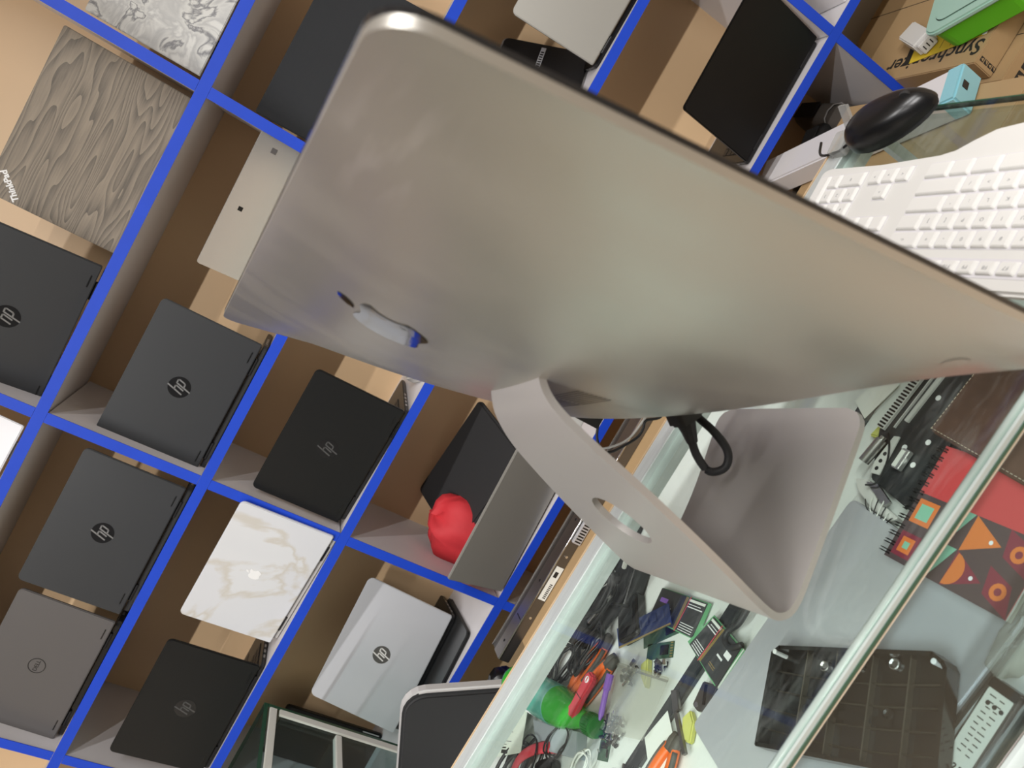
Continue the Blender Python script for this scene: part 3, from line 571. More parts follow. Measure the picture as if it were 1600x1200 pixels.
# black ribbed tray, concave side up
def quadpt(Q, u, v): 
    a = Vector(Q[0]).lerp(Vector(Q[1]), u); b = Vector(Q[3]).lerp(Vector(Q[2]), u); return a.lerp(b, v)
zt = TZ + .0215
TQ = [(-.214, -.925), (-.092, -1.116), (-.225, -1.205), (-.345, -1.012)]
TQ = [(-.200, -.930), (-.084, -1.108), (-.180, -1.161), (-.296, -.983)]
ty = thing('plastic_tray', 'glossy black ribbed plastic cover lying open on the silver laptop in the case', 'tray', T(-.20, -1.045, zt)); ti = T(-.20, -1.045, zt).inverted()
def tq(u, v): p = quadpt(TQ, u, v); return (p.x, p.y)
cut = [tq(.04, 0), tq(.93, 0), tq(.985, .07), tq(1, .12), tq(1, 1), tq(0, 1), tq(0, .06)]
MB().prism(cut, zt, zt + .003).build('floor_plate', 'tray_black', ty, ti)
w_ = MB()
for a, b in zip(cut, cut[1:] + cut[:1]):
    M_, l_ = frame2(a, b, zt); w_.span(-.001, l_ + .001, -.0022, .0022, .002, .021, M_)
w_.build('rim_wall', 'tray_black', ty, ti)
for u in (.2, .4, .6, .8):
    M_, l_ = frame2(tq(u, .02), tq(u, .98), zt); MB().span(0, l_, -.0008, .0008, .003, .011 + .003 * (u == .4), M_).build('rib', 'tray_rib', ty, ti)
for v in (.22, .42, .62, .82):
    pts = [(*tq(u / 10, v + .05 * math.sin(math.pi * u / 10)), zt + .006) for u in range(11)]
    MB().tube(pts, .0009, 5, flat=4).build('rib', 'tray_rib', ty, ti)
for u, v in ((.30, .13), (.50, .10), (.70, .07), (.35, .5), (.7, .52)):
    x, y = tq(u, v); MB().lathe([(.0062, 0), (.0062, .004), (.005, .0045), (.003, .003)], 14, T(x, y, zt + .003)).build('boss', 'steel' if v < .2 else 'tray_black', ty, ti)
for u, v in ((.02, .05), (.95, .07)):
    x, y = tq(u, v); MB().lathe([(.003, 0), (.003, .0225), (.002, .0228)], 10, T(x, y, zt)).build('screw_hole', 'print_white', ty, ti)
M_, l_ = frame2(tq(.10, .55), tq(.72, .60), zt); MB().span(0, l_, -.004, .004, .003, .007, M_).build('cable_channel', 'tray_black', ty, ti, bevel=.001)
# hard disk
hd = thing('hard_disk', 'hard disk drive with cream label beside the front glass of the case', 'hard disk', T(-.128, -1.1555, TZ + .0005) @ RZ(1))
MB().prism(rrect(.100, .028, .003), 0, .02).build('body', 'dark_steel', hd, bevel=.001)
lb = MB().prism(rrect(.088, .025, .006, cx=.001), .02, .0205).build('label', 'hdd_label', hd)
pr_ = MB()
for k in range(11):
    for j in range(2): pr_.box((-.022 + .0058 * k, -.004 + .0085 * j + random.uniform(-.001, .001), .0206), (.0011, random.uniform(.004, .0075), .0001))
pr_.build('printed_text', 'print_black', lb)
for k in range(3): MB().lathe([(.0022, 0), (.0022, .0002)], 14, T(.028 + .0002 * k, -.008 + .007 * k, .0205)).build('printed_mark', 'print_black', lb)
text('printed_text', '2.5', .008, 'print_black', lb, T(-.037, -.002, .0206) @ RZ(-90), bold=.0003)
cap_ = MB().prism(rrect(.010, .028, .002, cx=.0465), .004, .021).build('end_cap', 'black', hd)
# foam wrap by the front glass
blob_ = thing('plastic_wrap', 'crumpled clear plastic bag squeezed against the front glass of the case', 'plastic bag', T(-.02, -1.1465, TZ + .0005))
blob('film', 'bag_clear', blob_, (0, 0, .022), .055, .016, .021, .10, 9)
# spiral notebook
nz = TZ + .0335
nb = thing('notebook', 'red spiral notebook with geometric orange and mint pattern in the case', 'notebook', T(.047, -1.055, nz)); ni = T(.047, -1.055, nz).inverted()
NQ = [(.101, -.972), (.078, -1.112), (-.006, -1.142), (-.008, -1.030), ]
A0, A1 = Vector((.101, -.974)), Vector((-.035, -.982)); ex = (A1 - A0).normalized(); ey = Vector((ex.y, -ex.x));  ey = ey if ey.y < 0 else -ey; NWd, NHt = .138, .148
def nq(s, t): p = A0 + ex * (s * NWd) + ey * (t * NHt); return (p.x, p.y)
MB().prism([nq(0, 0), nq(1, 0), nq(1, 1), nq(0, 1)], nz - .009, nz - .0012).build('pages', 'paper', nb, ni)
MB().prism([nq(0, 0), nq(1, 0), nq(1, 1), nq(0, 1)], nz - .0108, nz - .0092).build('back_cover', 'p_dark', nb, ni)
cv = MB().prism([nq(0, 0), nq(1, 0), nq(1, 1), nq(0, 1)], nz - .001, nz).build('front_cover', 'red_cover', nb, ni)
MB().prism([nq(.42, 0), nq(1, 0), nq(1, 1), nq(.42, 1)], nz, nz + .0002).build('pattern_ground', 'p_dark', cv)
def shp(m, pts, dz=.0003): MB().prism([nq(*p) for p in pts], nz + dz - .0001, nz + dz).build('pattern_shape', m, cv)
ce = .29
cols = ['mint', 'p_orange', 'maroon']
for i in range(2):
    for j in range(4):
        s0, t0 = .42 + .29 * i, .25 * j; c1, c2, c3 = cols[(i + j) % 3], cols[(i + j + 1) % 3], cols[(i + j + 2) % 3]; q = (i * 4 + j) % 4; P_ = lambda a, b: (s0 + .29 * a, t0 + .25 * b)
        if q == 0:
            shp(c2, [P_(.15, .15), P_(.85, .15), P_(.85, .85), P_(.15, .85)]); shp(c1, [P_(.28, .28), P_(.72, .28), P_(.72, .72), P_(.28, .72)], .0004); shp('mint', [P_(.4, .4), P_(.6, .4), P_(.6, .6), P_(.4, .6)], .0005)
        elif q == 1:
            shp('mint', [P_(0, .05), P_(1, .5), P_(0, .95)]); shp('print_white', [P_(.3 + .07 * math.cos(a * .7), .5 + .07 * math.sin(a * .7)) for a in range(9)], .0004); shp('maroon', [P_(.12 + .06 * math.cos(a * .7), .45 + .06 * math.sin(a * .7)) for a in range(9)], .0004)
        elif q == 2:
            shp(c3, [P_(0, 0), P_(.5, 1), P_(1, 0)]); shp('p_orange', [P_(.5 + .45 * math.cos(a * .3), .45 * math.sin(a * .3)) for a in range(11)], .0004); shp('print_white', [P_(.5 + .06 * math.cos(a * .7), .7 + .06 * math.sin(a * .7)) for a in range(9)], .0005)
        else:
            shp('maroon', [P_(0, 0), P_(.7, .15), P_(1, 1), P_(.25, .75)]); shp('p_orange', [P_(.5 + .22 * math.cos(a * .45), .5 + .22 * math.sin(a * .45)) for a in range(14)], .0004); shp('maroon', [P_(.5 + .1 * math.cos(a * .6), .5 + .1 * math.sin(a * .6)) for a in range(11)], .0005)
for k in range(13):
    s = .04 + .92 * k / 12; p = nq(s, .035); q = nq(s, -.075)
    for d in (-.0016, .0016):
        c = [(p[0] + ex.x * d, p[1] + ex.y * d, nz + .0004), (p[0] + ex.x * d, p[1] + ex.y * d, nz + .003), ((p[0] + q[0]) / 2 + ex.x * d, (p[1] + q[1]) / 2, nz + .0045), (q[0] + ex.x * d, q[1], nz - .002), (q[0] + ex.x * d, q[1], nz - .008)]
        MB().tube(c, .0007, 5).build('spiral_ring', 'black', nb, ni)
# wallet
wl = thing('wallet', 'brown leather wallet with pale stitching lying across the red notebook', 'wallet', T(.145, -1.03, nz + .001)); wi = T(.145, -1.03, nz + .001).inverted()
WQ = [(.108, -.955), (.212, -.968), (.205, -1.14), (.087, -1.118)]
MB().prism(WQ, nz + .0012, nz + .008).build('lower_flap', 'leather', wl, wi, bevel=.002)
MB().prism([(x + .001, y) for x, y in WQ], nz + .0085, nz + .0155).build('upper_flap', 'leather', wl, wi, bevel=.003, seg=3)
for a, b in ((WQ[0], WQ[3]), (WQ[0], WQ[1])):
    M_, l_ = frame2(a, b, nz + .0157); sgn = 1 if a is WQ[0] and b is WQ[3] else -1
    for k in range(int(l_ / .005)): MB().box((.004 + .005 * k, .0035 * sgn, 0), (.003, .0007, .0007), M_).build('stitch', 'stitch', wl, wi)
# black bottom panel with white screw holes and silver rails
bp_ = thing('bottom_cover', 'black laptop bottom panel with white screw dots beside the wallet', 'panel', T(.10, -.92, TZ + .0005)); bi = T(.10, -.92, TZ + .0005).inverted(); z0 = TZ + .0005
pn = MB().prism([(.092, -.862), (.20, -.868), (.22, -.955), (.10, -.965), (.018, -.975), (.032, -.893)], z0, z0 + .018).build('plate', 'charcoal_base', bp_, bi, bevel=.0015)
for x, y in ((.152, -.915), (.099, -.937), (.068, -.936), (.083, -.912)): MB().lathe([(.0035, 0), (.0035, .0006), (.0015, .0006), (.0015, .0003)], 12, T(x, y, z0 + .018)).build('screw_dot', 'print_white', pn)
M_, l_ = frame2((.112, -.8955), (.20, -.907), z0 + .018); MB().span(0, l_, -.0032, .0032, 0, .004, M_).build('silver_bar', 'white_plastic', bp_, bi, bevel=.0006)
M_, l_ = frame2((.1, -.884), (.20, -.896), z0 + .018); MB().span(0, l_, -.0008, .0008, 0, .003, M_).build('trim_line', 'white_plastic', bp_, bi)
hs = thing('heatsink_rail', 'striped black and silver toothed rail beside the computer foot in the case', 'rail', T(.09, -.87, z0 + .0195)); hi = T(.09, -.87, z0 + .0195).inverted()
M_, l_ = frame2((.093, -.8685), (.185, -.880), z0 + .0195); MB().span(0, l_, -.0055, .0055, 0, .004, M_).build('rail_body', 'white_plastic', hs, hi)
for k in range(20): MB().span(.0012 + k * .0046, .0036 + k * .0046, -.004, .0062, .004, .0048, M_).build('tooth', 'black', hs, hi)
bt = thing('hinge_barrel', 'grey metal hinge barrel with drilled bracket near the computer foot', 'hinge', T(.06, -.88, z0 + .0195)); bi = T(.06, -.88, z0 + .0195).inverted()
MB().tube([(.084, -.886, z0 + .027), (.080, -.885, z0 + .027), (.0795, -.885, z0 + .027), (.046, -.879, z0 + .027)], [.004, .004, .0068, .0068], 14).build('barrel', 'steel', bt, bi, smooth='angle')
bk_ = MB().prism([(.090, -.893), (.052, -.888), (.038, -.893), (.040, -.905), (.060, -.904), (.092, -.901)], z0 + .0195, z0 + .0225).build('bracket', 'white_plastic', bt, bi, bevel=.0006)
for x, y in ((.066, -.8965), (.056, -.8965), (.046, -.8975)): MB().lathe([(.0026, 0), (.0026, .0004)], 12, T(x, y, z0 + .0226)).build('bracket_hole', 'black', bk_)
MB().tube(catmull([(.09, -.889, z0 + .028), (.075, -.90, z0 + .026), (.055, -.908, z0 + .024), (.03, -.907, z0 + .021), (.022, -.895, z0 + .021)]), .0013, 6).build('wire', 'black', bt, bi)
us = thing('usb_dongle', 'small silver USB stick on the black panel with white dots', 'usb stick', T(.068, -.9235, z0 + .0186) @ RZ(-72) @ RZ(-20))
MB().box((0, 0, .0045), (.012, .026, .008)).build('body', 'silver_alu', us, bevel=.001); MB().box((-.002, -.0005, .0087), (.006, .022, .0004)).build('label', 'paper', us)
brk = thing('broken_hinge', 'broken white and black laptop hinge pieces at the corner of the computer foot', 'laptop part', T(.02, -.91, TZ + .0005)); bi = T(.02, -.91, TZ + .0005).inverted()
MB().prism([(.024, -.866), (.030, -.885), (.012, -.918), (.006, -.952), (-.002, -.945), (.0, -.915), (.012, -.880)], z0, z0 + .012).build('cover', 'white_plastic', brk, bi, bevel=.001)
MB().prism([(.026, -.888), (.030, -.905), (.018, -.935), (.010, -.93)], z0 + .012, z0 + .0165).build('plate', 'steel', brk, bi)
for k in range(7): MB().tube(catmull([(.012 + random.uniform(-.01, .01), -.90 - .008 * k, z0 + .014), (-.002, -.915 - .006 * k, z0 + .02), (-.012 - .002 * k, -.925 - random.uniform(0, .02), z0 + .012)]), .0007, 5).build('torn_film', 'paper' if k % 2 else 'black', brk, bi)
poly_thing('paper_sheet', 'blank white paper slip on the table near the computer foot', 'paper', [(.098, -.822), (.155, -.842), (.165, -.812), (.115, -.790)], TZ + .0085, TZ + .0092, 'paper', 0)
poly_thing('foam_scrap', 'small yellow green foam scrap by the computer foot', 'foam', [(.080, -.846), (.100, -.852), (.097, -.862), (.082, -.860)], TZ + .0005, TZ + .012, 'lime', .002)

# card packs tied with thread
def card_pack(label, Q, z, flip):
    c = sum((Vector(p) for p in Q), Vector((0, 0))) / 4; root = thing('memory_card_pack', label, 'card pack', T(c.x, c.y, z), 'card packs in the case'); iv = T(c.x, c.y, z).inverted()
    def P_(u, v): p = quadpt(Q, u, v); return (p.x, p.y)
    for k in range(3):
        e = .03 * k; MB().prism([P_(-e * .4, e), P_(1, e * .3), P_(1 + e * .3, 1 + e * .3), P_(0, 1 + e)], z + .0018 * k, z + .0018 * k + .0013).build('backing_card', ['card_green', 'paper', 'card_green'][k], root, iv)
    zt_ = z + .0054
    f = MB().prism([P_(.02, .03), P_(.98, .03), P_(.98, .97), P_(.02, .97)], zt_, zt_ + .0016).build('front_card', 'card_dark', root, iv)
    def bar(m, u0, u1, v0, v1): MB().prism([P_(u0, v0), P_(u1, v0), P_(u1, v1), P_(u0, v1)], zt_ + .0016, zt_ + .0018).build('printed_bar', m, f)
    bar('gold', .02, .98, .57, .62)
    for k in range(4): bar('print_white', .06 + .065 * k, .08 + .065 * k, .66, .93)
    bar('print_white', .72, .75, .66, .95); bar('print_white', .80, .82, .66, .9); bar('paper', .88, .95, .64, .96)
    bar('gold', .16, .18, .25, .42); bar('gold', .21, .23, .25, .42); bar('print_white', .45, .5, .22, .38); bar('purple' if not flip else 'print_white', .58, .72, .1, .26)
    MB().tube([(*P_(-.02, .62), zt_ + .002), (*P_(1.02, .66), zt_ + .002)], .0006, 5).build('thread', 'red_knife', root, iv)
card_pack('black and green card pack with purple print nearest the computer arm', [(-.322, -.652), (-.272, -.642), (-.233, -.755), (-.288, -.765)], TZ + .0005, False)
card_pack('bent black card pack lying across the dark track strip', [(-.303, -.862), (-.240, -.862), (-.238, -.785), (-.294, -.772)], TZ + .009, True)
lpz = thing('rubber_loop', 'thick black rubber loop next to the bent card pack', 'loop', T(-.235, -.85, TZ + .0005)); li = T(-.235, -.85, TZ + .0005).inverted()
MB().tube(catmull([(-.19, -.84, TZ + .022), (-.218, -.838, TZ + .020), (-.236, -.828, TZ + .019), (-.249, -.831, TZ + .018), (-.25, -.846, TZ + .018), (-.235, -.862, TZ + .019)]), .0042, 8).build('loop', 'rubber', lpz, li, smooth=True)
# memory stick (RAM) and SSD boards
rm = thing('memory_module', 'blue memory module with gold contacts and white label', 'memory module', T(-.335, -.665, TZ + .014) @ RZ(-38) @ RX(8))
bdm = MB().box((0, 0, .0008), (.125, .032, .0014)).build('board', 'pcb_blue', rm); MB().box((0, -.0150, .0012), (.122, .0022, .0020)).build('contact_strip', 'gold', bdm)
for k in range(6): MB().box((-.045 + .018 * k, .004, .0022), (.012, .012, .0012)).build('chip', 'pcb_blue', rm)
MB().box((-.038, -.001, .003), (.032, .011, .0004)).build('label', 'paper', rm)
def pcb(label, x, y, ang, wd, h, m='pcb_green', z=TZ + .0005):
    r = thing('circuit_board', label, 'circuit board', T(x, y, z) @ RZ(ang)); b = MB().box((0, 0, .0007), (wd, h, .0014)).build('board', m, r)
    MB().box((wd * .18, 0, .002), (wd * .3, h * .6, .0016)).build('chip', 'black', r)
    for k in range(6): MB().box((wd * .44, -h * .42 + h * .84 * k / 5, .0016), (wd * .09, h * .07, .0006)).build('contact', 'gold', b)
    return r
pcb('small green circuit board on the white table beside the blue memory module', -.343, -.712, -50, .06, .024)
pcb('tiny green circuit board at the bottom edge beside the connector pile', -.517, -.722, 35, .032, .026)
MB_ = pcb('narrow dark green circuit strip under the blue memory module', -.318, -.700, -38, .10, .02)
# green soda bottle
p0, p1 = Vector((-.607, -.452, TZ + .0345)), Vector((-.497, -.706, TZ + .020)); ax = (p1 - p0).normalized(); q_ = ax.to_track_quat('Z', 'Y').to_matrix().to_4x4(); BM_ = T(*p0) @ q_; LN = (p1 - p0).length
bo = thing('soda_bottle', 'green plastic soda bottle with teal label and green cap lying on the table', 'bottle', BM_)
MB().lathe([(.010, 0), (.028, .002), (.0315, .012), (.0315, .10), (.0325, .11), (.0325, LN - .118), (.031, LN - .100), (.026, LN - .078), (.018, LN - .054), (.0135, LN - .040), (.013, LN - .022)], 26).build('body', 'bottle_green', bo, smooth=True)
lbm = MB().lathe([(.0332, .06), (.0334, .065), (.0334, LN - .122), (.0328, LN - .118)], 26).build('label', 'bottle_label', bo, smooth=True)
for k in range(7):
    a = rad(150 + k * 5); MB().box((.0336 * math.cos(a), .0336 * math.sin(a), .095), (.0006, .0014, .022), Matrix()).build('barcode_bar', 'print_white', lbm)
cp = MB().lathe([(.0168, LN - .026), (.0172, LN - .022), (.0172, LN - .004), (.0155, LN)], 26).build('cap', 'cap_green', bo)
for k in range(26): a = 2 * math.pi * (k + .5) / 26; MB().box((0, 0, 0), (.0012, .0014, .016), T(.0175 * math.cos(a), .0175 * math.sin(a), LN - .014) @ Matrix.Rotation(a, 4, 'Z')).build('cap_ridge', 'cap_green', cp)
# tools
def pliers(label, a, b, spread, m1='orange', z=TZ + .012, head=True):
    a = Vector((*a, z)); b = Vector((*b, z)); d = (b - a); L = d.length; ang = math.atan2(d.y, d.x); root = thing('pliers', label, 'pliers', T(a.x, a.y, z) @ Matrix.Rotation(ang, 4, 'Z'), 'orange pliers in the case')
    for s in (-1, 1):
        pts = catmull([(0, s * .004, 0), (L * .25, s * (.008 + spread * .4), 0), (L * .6, s * (.007 + spread), 0), (L, s * (.004 + spread * .9), 0)], 5); n = len(pts)
        h = MB().tube(pts, [.0085 if 1 < k < n - 2 else .006 for k in range(n)], 10, flat=.75).build('handle', m1, root, smooth=True)
        MB().tube([(p[0], p[1] + s * .0045, p[2] + .0022) for p in pts[2:-4]], .0045, 8).build('grip_insert', 'grip_grey', h, smooth=True)
        MB().tube([(-.012, s * .003, 0), (-.002, s * .004, 0), (.012, s * .005, 0)], [.006, .0085, .009], 10, flat=.75).build('grip_end', 'grip_grey', root, smooth=True)
    if head:
        MB().lathe([(.009, -.006), (.009, .006)], 16, T(L + .012, 0, 0)).build('pivot', 'steel', root)
        for s in (-1, 1): MB().prism([(L + .004, 0), (L + .006, s * .011), (L + .024, s * .010), (L + .052, s * .002), (L + .052, 0)], -.005, .005).build('jaw', 'dark_steel', root)
    return root
pliers('long orange and grey pliers lying nearest the black cable heap', (-.408, -.600), (-.518, -.586), .003)
pliers('orange and grey pliers between the red pocket knife and the longer pliers', (-.420, -.640), (-.530, -.618), .004)
pliers('orange handled pliers at the bottom edge near the dark track strip', (-.402, -.846), (-.50, -.862), .010)
kn = thing('pocket_knife', 'red pocket knife with white emblem beside the purple pen', 'knife', T(-.483, -.652, TZ + .030) @ RZ(-176))
bdk = MB().prism([(-.038, -.008), (-.030, -.013), (0, -.011), (.022, -.010), (.034, -.013), (.040, -.004), (.040, .008), (.030, .013), (0, .010), (-.030, .012), (-.038, .006)], 0, .012).build('handle', 'red_knife', kn, bevel=.003)
MB().lathe([(.0055, 0), (.0055, .0003)], 16, T(-.026, 0, .0121)).build('emblem', 'print_white', bdk); MB().box((-.026, 0, .0126), (.008, .0022, .0003), RZ(0)).build('emblem_mark', 'red_knife', bdk); MB().box((.003, 0, .0121), (.0012, .021, .0006)).build('seam', 'black', bdk)
pe = thing('pen', 'purple translucent pen lying beside the red pocket knife', 'pen', T(-.428, -.671, TZ + .022)); pi_ = T(-.428, -.671, TZ + .022).inverted()
MB().tube([(-.426, -.670, TZ + .024), (-.446, -.681, TZ + .024), (-.447, -.6815, TZ + .024), (-.478, -.699, TZ + .022), (-.486, -.703, TZ + .022)], [.0062, .0062, .0046, .0046, .0015], 10).build('barrel', 'purple', pe, pi_, smooth='angle')
yl = thing('plastic_bracket', 'long yellow plastic bracket leaning below the aluminium rail', 'plastic part', T(-.42, -.478, TZ + .03)); yi = T(-.42, -.478, TZ + .03).inverted()
M_, l_ = frame2((-.335, -.508), (-.505, -.462), TZ + .030); MB().span(0, l_, -.005, .005, 0, .005, M_).span(0, l_, -.002, .001, .005, .009, M_).build('bar', 'yellow_plastic', yl, yi, bevel=.001)
MB().span(.0, .016, -.012, .004, .004, .016, M_).build('end_block', 'yellow_plastic', yl, yi, bevel=.002)
MB().tube(catmull([(.055, -.004, .006), (.06, -.015, .012), (.09, -.017, .012), (.12, -.014, .012), (.125, -.003, .006)]), .0045, 8, M_).build('handle_loop', 'yellow_plastic', yl, yi, smooth=True)
# black heap: adapters, pouch, cables
for k, (x, y, ang, sx, sy, sz, lab) in enumerate(((-.30, -.575, 25, .10, .055, .035, 'large black power adapter box in the cable heap under the computer arm'), (-.385, -.545, -20, .085, .05, .03, 'black power adapter box between the yellow bracket and the cables'), (-.345, -.625, -35, .05, .075, .022, 'flat black pouch beside the blue memory module'), (-.43, -.52, 15, .07, .045, .028, 'black charger box below the yellow bracket tip'), (-.27, -.49, 10, .10, .05, .03, 'black adapter box deepest in the heap near the rail'))):
    r_ = thing('power_adapter' if k != 2 else 'pouch', lab, 'adapter' if k != 2 else 'pouch', T(x, y, TZ + .0005) @ RZ(ang)); MB().prism(rrect(sx, sy, .008), 0, sz).build('body', 'black_matte' if k % 2 else 'black', r_, bevel=.004, seg=3)
    MB().box((sx * .1, 0, sz), (sx * .4, sy * .5, .0006)).build('label', 'charcoal_base', r_)
for k, (x, y, s, m, lab) in enumerate(((-.35, -.57, .05, 'rubber', 'thick tangled black cable on top of the black heap'), (-.44, -.58, .045, 'black', 'coiled black cable behind the longer orange pliers'), (-.50, -.535, .04, 'black', 'coiled black cable between the bottle and the pliers'), (-.545, -.50, .03, 'print_grey', 'grey wire coil beside the bottle label'), (-.31, -.53, .05, 'black', 'loose black cable over the adapters'), (-.66, -.60, .05, 'black', 'thin black wires below the white card at the bottom edge'), (-.56, -.72, .03, 'paper', 'thin white wire loop near the connector pile'), (-.705, -.575, .055, 'rubber', 'tangled black cable bundle left of the white hang card'), (-.60, -.475, .05, 'rubber', 'tangled black cable bundle under the bottle base'), (-.575, -.645, .035, 'black', 'small black cable coil between the red strap and the bottle neck'))):
    rnd = random.Random(30 + k); pts = []
    for q in range(26):
        a = q * .9; rr = s * (.55 + .45 * rnd.random()); pts.append((rr * math.cos(a) * 1.2, rr * .7 * math.sin(a), (.036 if k in (0, 4) else .006) + .012 * rnd.random() + .0006 * q))
    c_ = MB().tube(catmull(pts, 4), .0032 if k in (0, 1, 2, 7, 8) else .0016, 6).build('cable', m, None, T(x, y, TZ + .0005), smooth=True); tag(c_, lab, 'cable')
for k, (p, q, m, lab) in enumerate((((-.395, -.585), (-.33, -.60), 'steel', 'shiny metal rod among the black cables'), ((-.25, -.575), (-.285, -.592), 'paper', 'short white strip on the black adapter'), ((-.522, -.525), (-.55, -.512), 'lime', 'yellow plastic tube by the grey wire coil'), ((-.365, -.535), (-.355, -.47), 'grip_grey', 'grey metal hinge arm above the yellow bracket'))):
    M_, l_ = frame2(p, q, TZ + .048); o = MB().span(0, l_, -.004, .004, 0, .006, M_).build('metal_rod' if k == 0 else 'plastic_strip', m, None, bevel=.0015, center=True); tag(o, lab, 'scrap')
# packaging card, grey box, red strap, strip
cd_ = thing('blister_card', 'white hang card with small print below the bottle', 'packaging', T(-.675, -.50, TZ + .030)); ci = T(-.675, -.50, TZ + .030).inverted(); zz = TZ + .03
CP = [(-.640, -.455), (-.607, -.535), (-.655, -.583), (-.728, -.512), (-.685, -.455)]
c0_ = MB().prism(CP, zz, zz + .0015).build('card', 'paper_green', cd_, ci, bevel=.0004)
for k in range(9):
    t_ = k / 9; a = Vector((-.690 - .03 * t_, -.468 - .03 * t_)).lerp(Vector((-.632, -.545)), .08); ln = .045 if k % 3 else .06; M_, _l = frame2((-.675 - .042 * t_, -.470 - .038 * t_), (-.640 - .015 * t_, -.53 - .05 * t_), zz + .0016); MB().span(.003, ln, -.0006, .0006 + .001 * (k == 8), 0, .0002, M_).build('printed_line', 'print_grey' if k != 8 else 'print_black', c0_)
MB().box((0, 0, 0), (.022, .006, .0006), T(-.690, -.540, zz + .0017) @ RZ(-52)).build('hang_slot', 'print_black', c0_)
poly_thing('gift_box', 'pale grey flat box under the bottle neck', 'box', [(-.612, -.545), (-.535, -.668), (-.558, -.700), (-.628, -.600)], TZ + .0005, TZ + .020, 'grey_box', .001)
st_ = thing('wrist_strap', 'red strap curled beside a dark gadget at the bottom edge', 'strap', T(-.63, -.62, TZ + .0005)); si = T(-.63, -.62, TZ + .0005).inverted()
MB().tube(catmull([(-.585, -.645, TZ + .008), (-.605, -.622, TZ + .020), (-.635, -.60, TZ + .028), (-.665, -.588, TZ + .030), (-.70, -.585, TZ + .024)]), .010, 8, flat=.3).build('band', 'red_knife', st_, si, smooth=True)
MB().prism(rrect(.05, .035, .010), 0, .022, T(-.632, -.645, TZ + .0005) @ RZ(-40)).build('gadget', 'black', st_, si, bevel=.003)
# connector piles: small metal bits
def bits(label, x, y, rx, ry, n, seed):
    rnd = random.Random(seed); r = thing('connector_pile', label, 'connectors', T(x, y, TZ + .0005), 'loose metal connectors')
    for m in ('chrome', 'dark_steel', 'black'):
        b = MB()
        for k in range(n // 3):
            M_ = T(rnd.gauss(0, rx * .5), rnd.gauss(0, ry * .5), .003 + rnd.random() * .012) @ RZ(rnd.uniform(0, 180)) @ RX(rnd.uniform(-30, 30)); b.box((0, 0, 0), (rnd.uniform(.004, .012), rnd.uniform(.002, .005), rnd.uniform(.002, .004)), M_)
        o = b.build('connectors', m, r); o['kind'] = 'stuff'
bits('heap of tiny metal connectors beside the purple pen tip', -.487, -.722, .025, .022, 90, 1); bits('heap of tiny metal connectors at the bottom edge on the dark track', -.515, -.80, .03, .02, 80, 2); bits('few metal connectors left of the clear zip bag', -.405, -.688, .015, .012, 36, 3); bits('dark screws beside the lime foam piece', -.358, -.74, .015, .010, 30, 4)
zb = thing('zip_bag', 'clear plastic zip bag with a ribbed lip across the dark track', 'plastic bag', T(-.42, -.73, TZ + .009)); zi = T(-.42, -.73, TZ + .009).inverted()
ZQ = [(-.405, -.672), (-.350, -.785), (-.437, -.805), (-.486, -.730)]
MB().prism(ZQ, TZ + .0225, TZ + .0230).build('film', 'bag_clear', zb, zi)
MB().tube([(*ZQ[0], TZ + .0235), (*ZQ[1], TZ + .0235)], .0035, 6, flat=.4).build('zip_lip', 'bag_clear', zb, zi)
poly_thing('foam_piece', 'lime yellow foam piece behind the clear zip bag', 'foam', [(-.362, -.708), (-.375, -.722), (-.395, -.738), (-.39, -.715), (-.378, -.702)], TZ + .0005, TZ + .012, 'lime', .002)
poly_thing('foam_piece', 'lime yellow foam piece on the white sheet by the hinge bracket', 'foam', [(-.355, -.835), (-.362, -.852), (-.385, -.866), (-.392, -.85), (-.372, -.83)], TZ + .0005, TZ + .010, 'lime', .002)
poly_thing('paper_sheet', 'crumpled white paper in the case below the hinge bracket', 'paper', [(-.385, -.80), (-.41, -.86), (-.47, -.85), (-.44, -.79)], TZ + .0086, TZ + .0092, 'paper', 0)
hb = thing('metal_bracket', 'grey laptop hinge cover lying beside the silver laptop edge', 'hinge', T(-.322, -.852, TZ + .0005)); hi = T(-.322, -.852, TZ + .0005).inverted(); z0 = TZ + .0005
cvr = MB().prism([(-.346, -.838), (-.312, -.832), (-.300, -.858), (-.334, -.868), (-.346, -.852)], z0, z0 + .014).build('cover', 'dark_steel', hb, hi, bevel=.0015)
MB().box((0, 0, 0), (.026, .005, .001), T(-.322, -.849, z0 + .0143) @ RZ(35)).build('slot', 'black', cvr); MB().lathe([(.0035, 0), (.0035, .0006)], 12, T(-.341, -.845, z0 + .014)).build('screw', 'steel', cvr)
hb = thing('metal_bracket', 'black hinge bracket with long arm lying on the white paper', 'hinge', T(-.375, -.825, TZ + .0095)); hi = T(-.375, -.825, TZ + .0095).inverted(); z0 = TZ + .0095
MB().prism([(-.360, -.790), (-.352, -.800), (-.366, -.824), (-.378, -.818)], z0, z0 + .006).build('plate', 'dark_steel', hb, hi, bevel=.001); M_, l_ = frame2((-.374, -.82), (-.398, -.872), z0); MB().span(0, l_, -.003, .003, 0, .005, M_).build('arm', 'dark_steel', hb, hi)

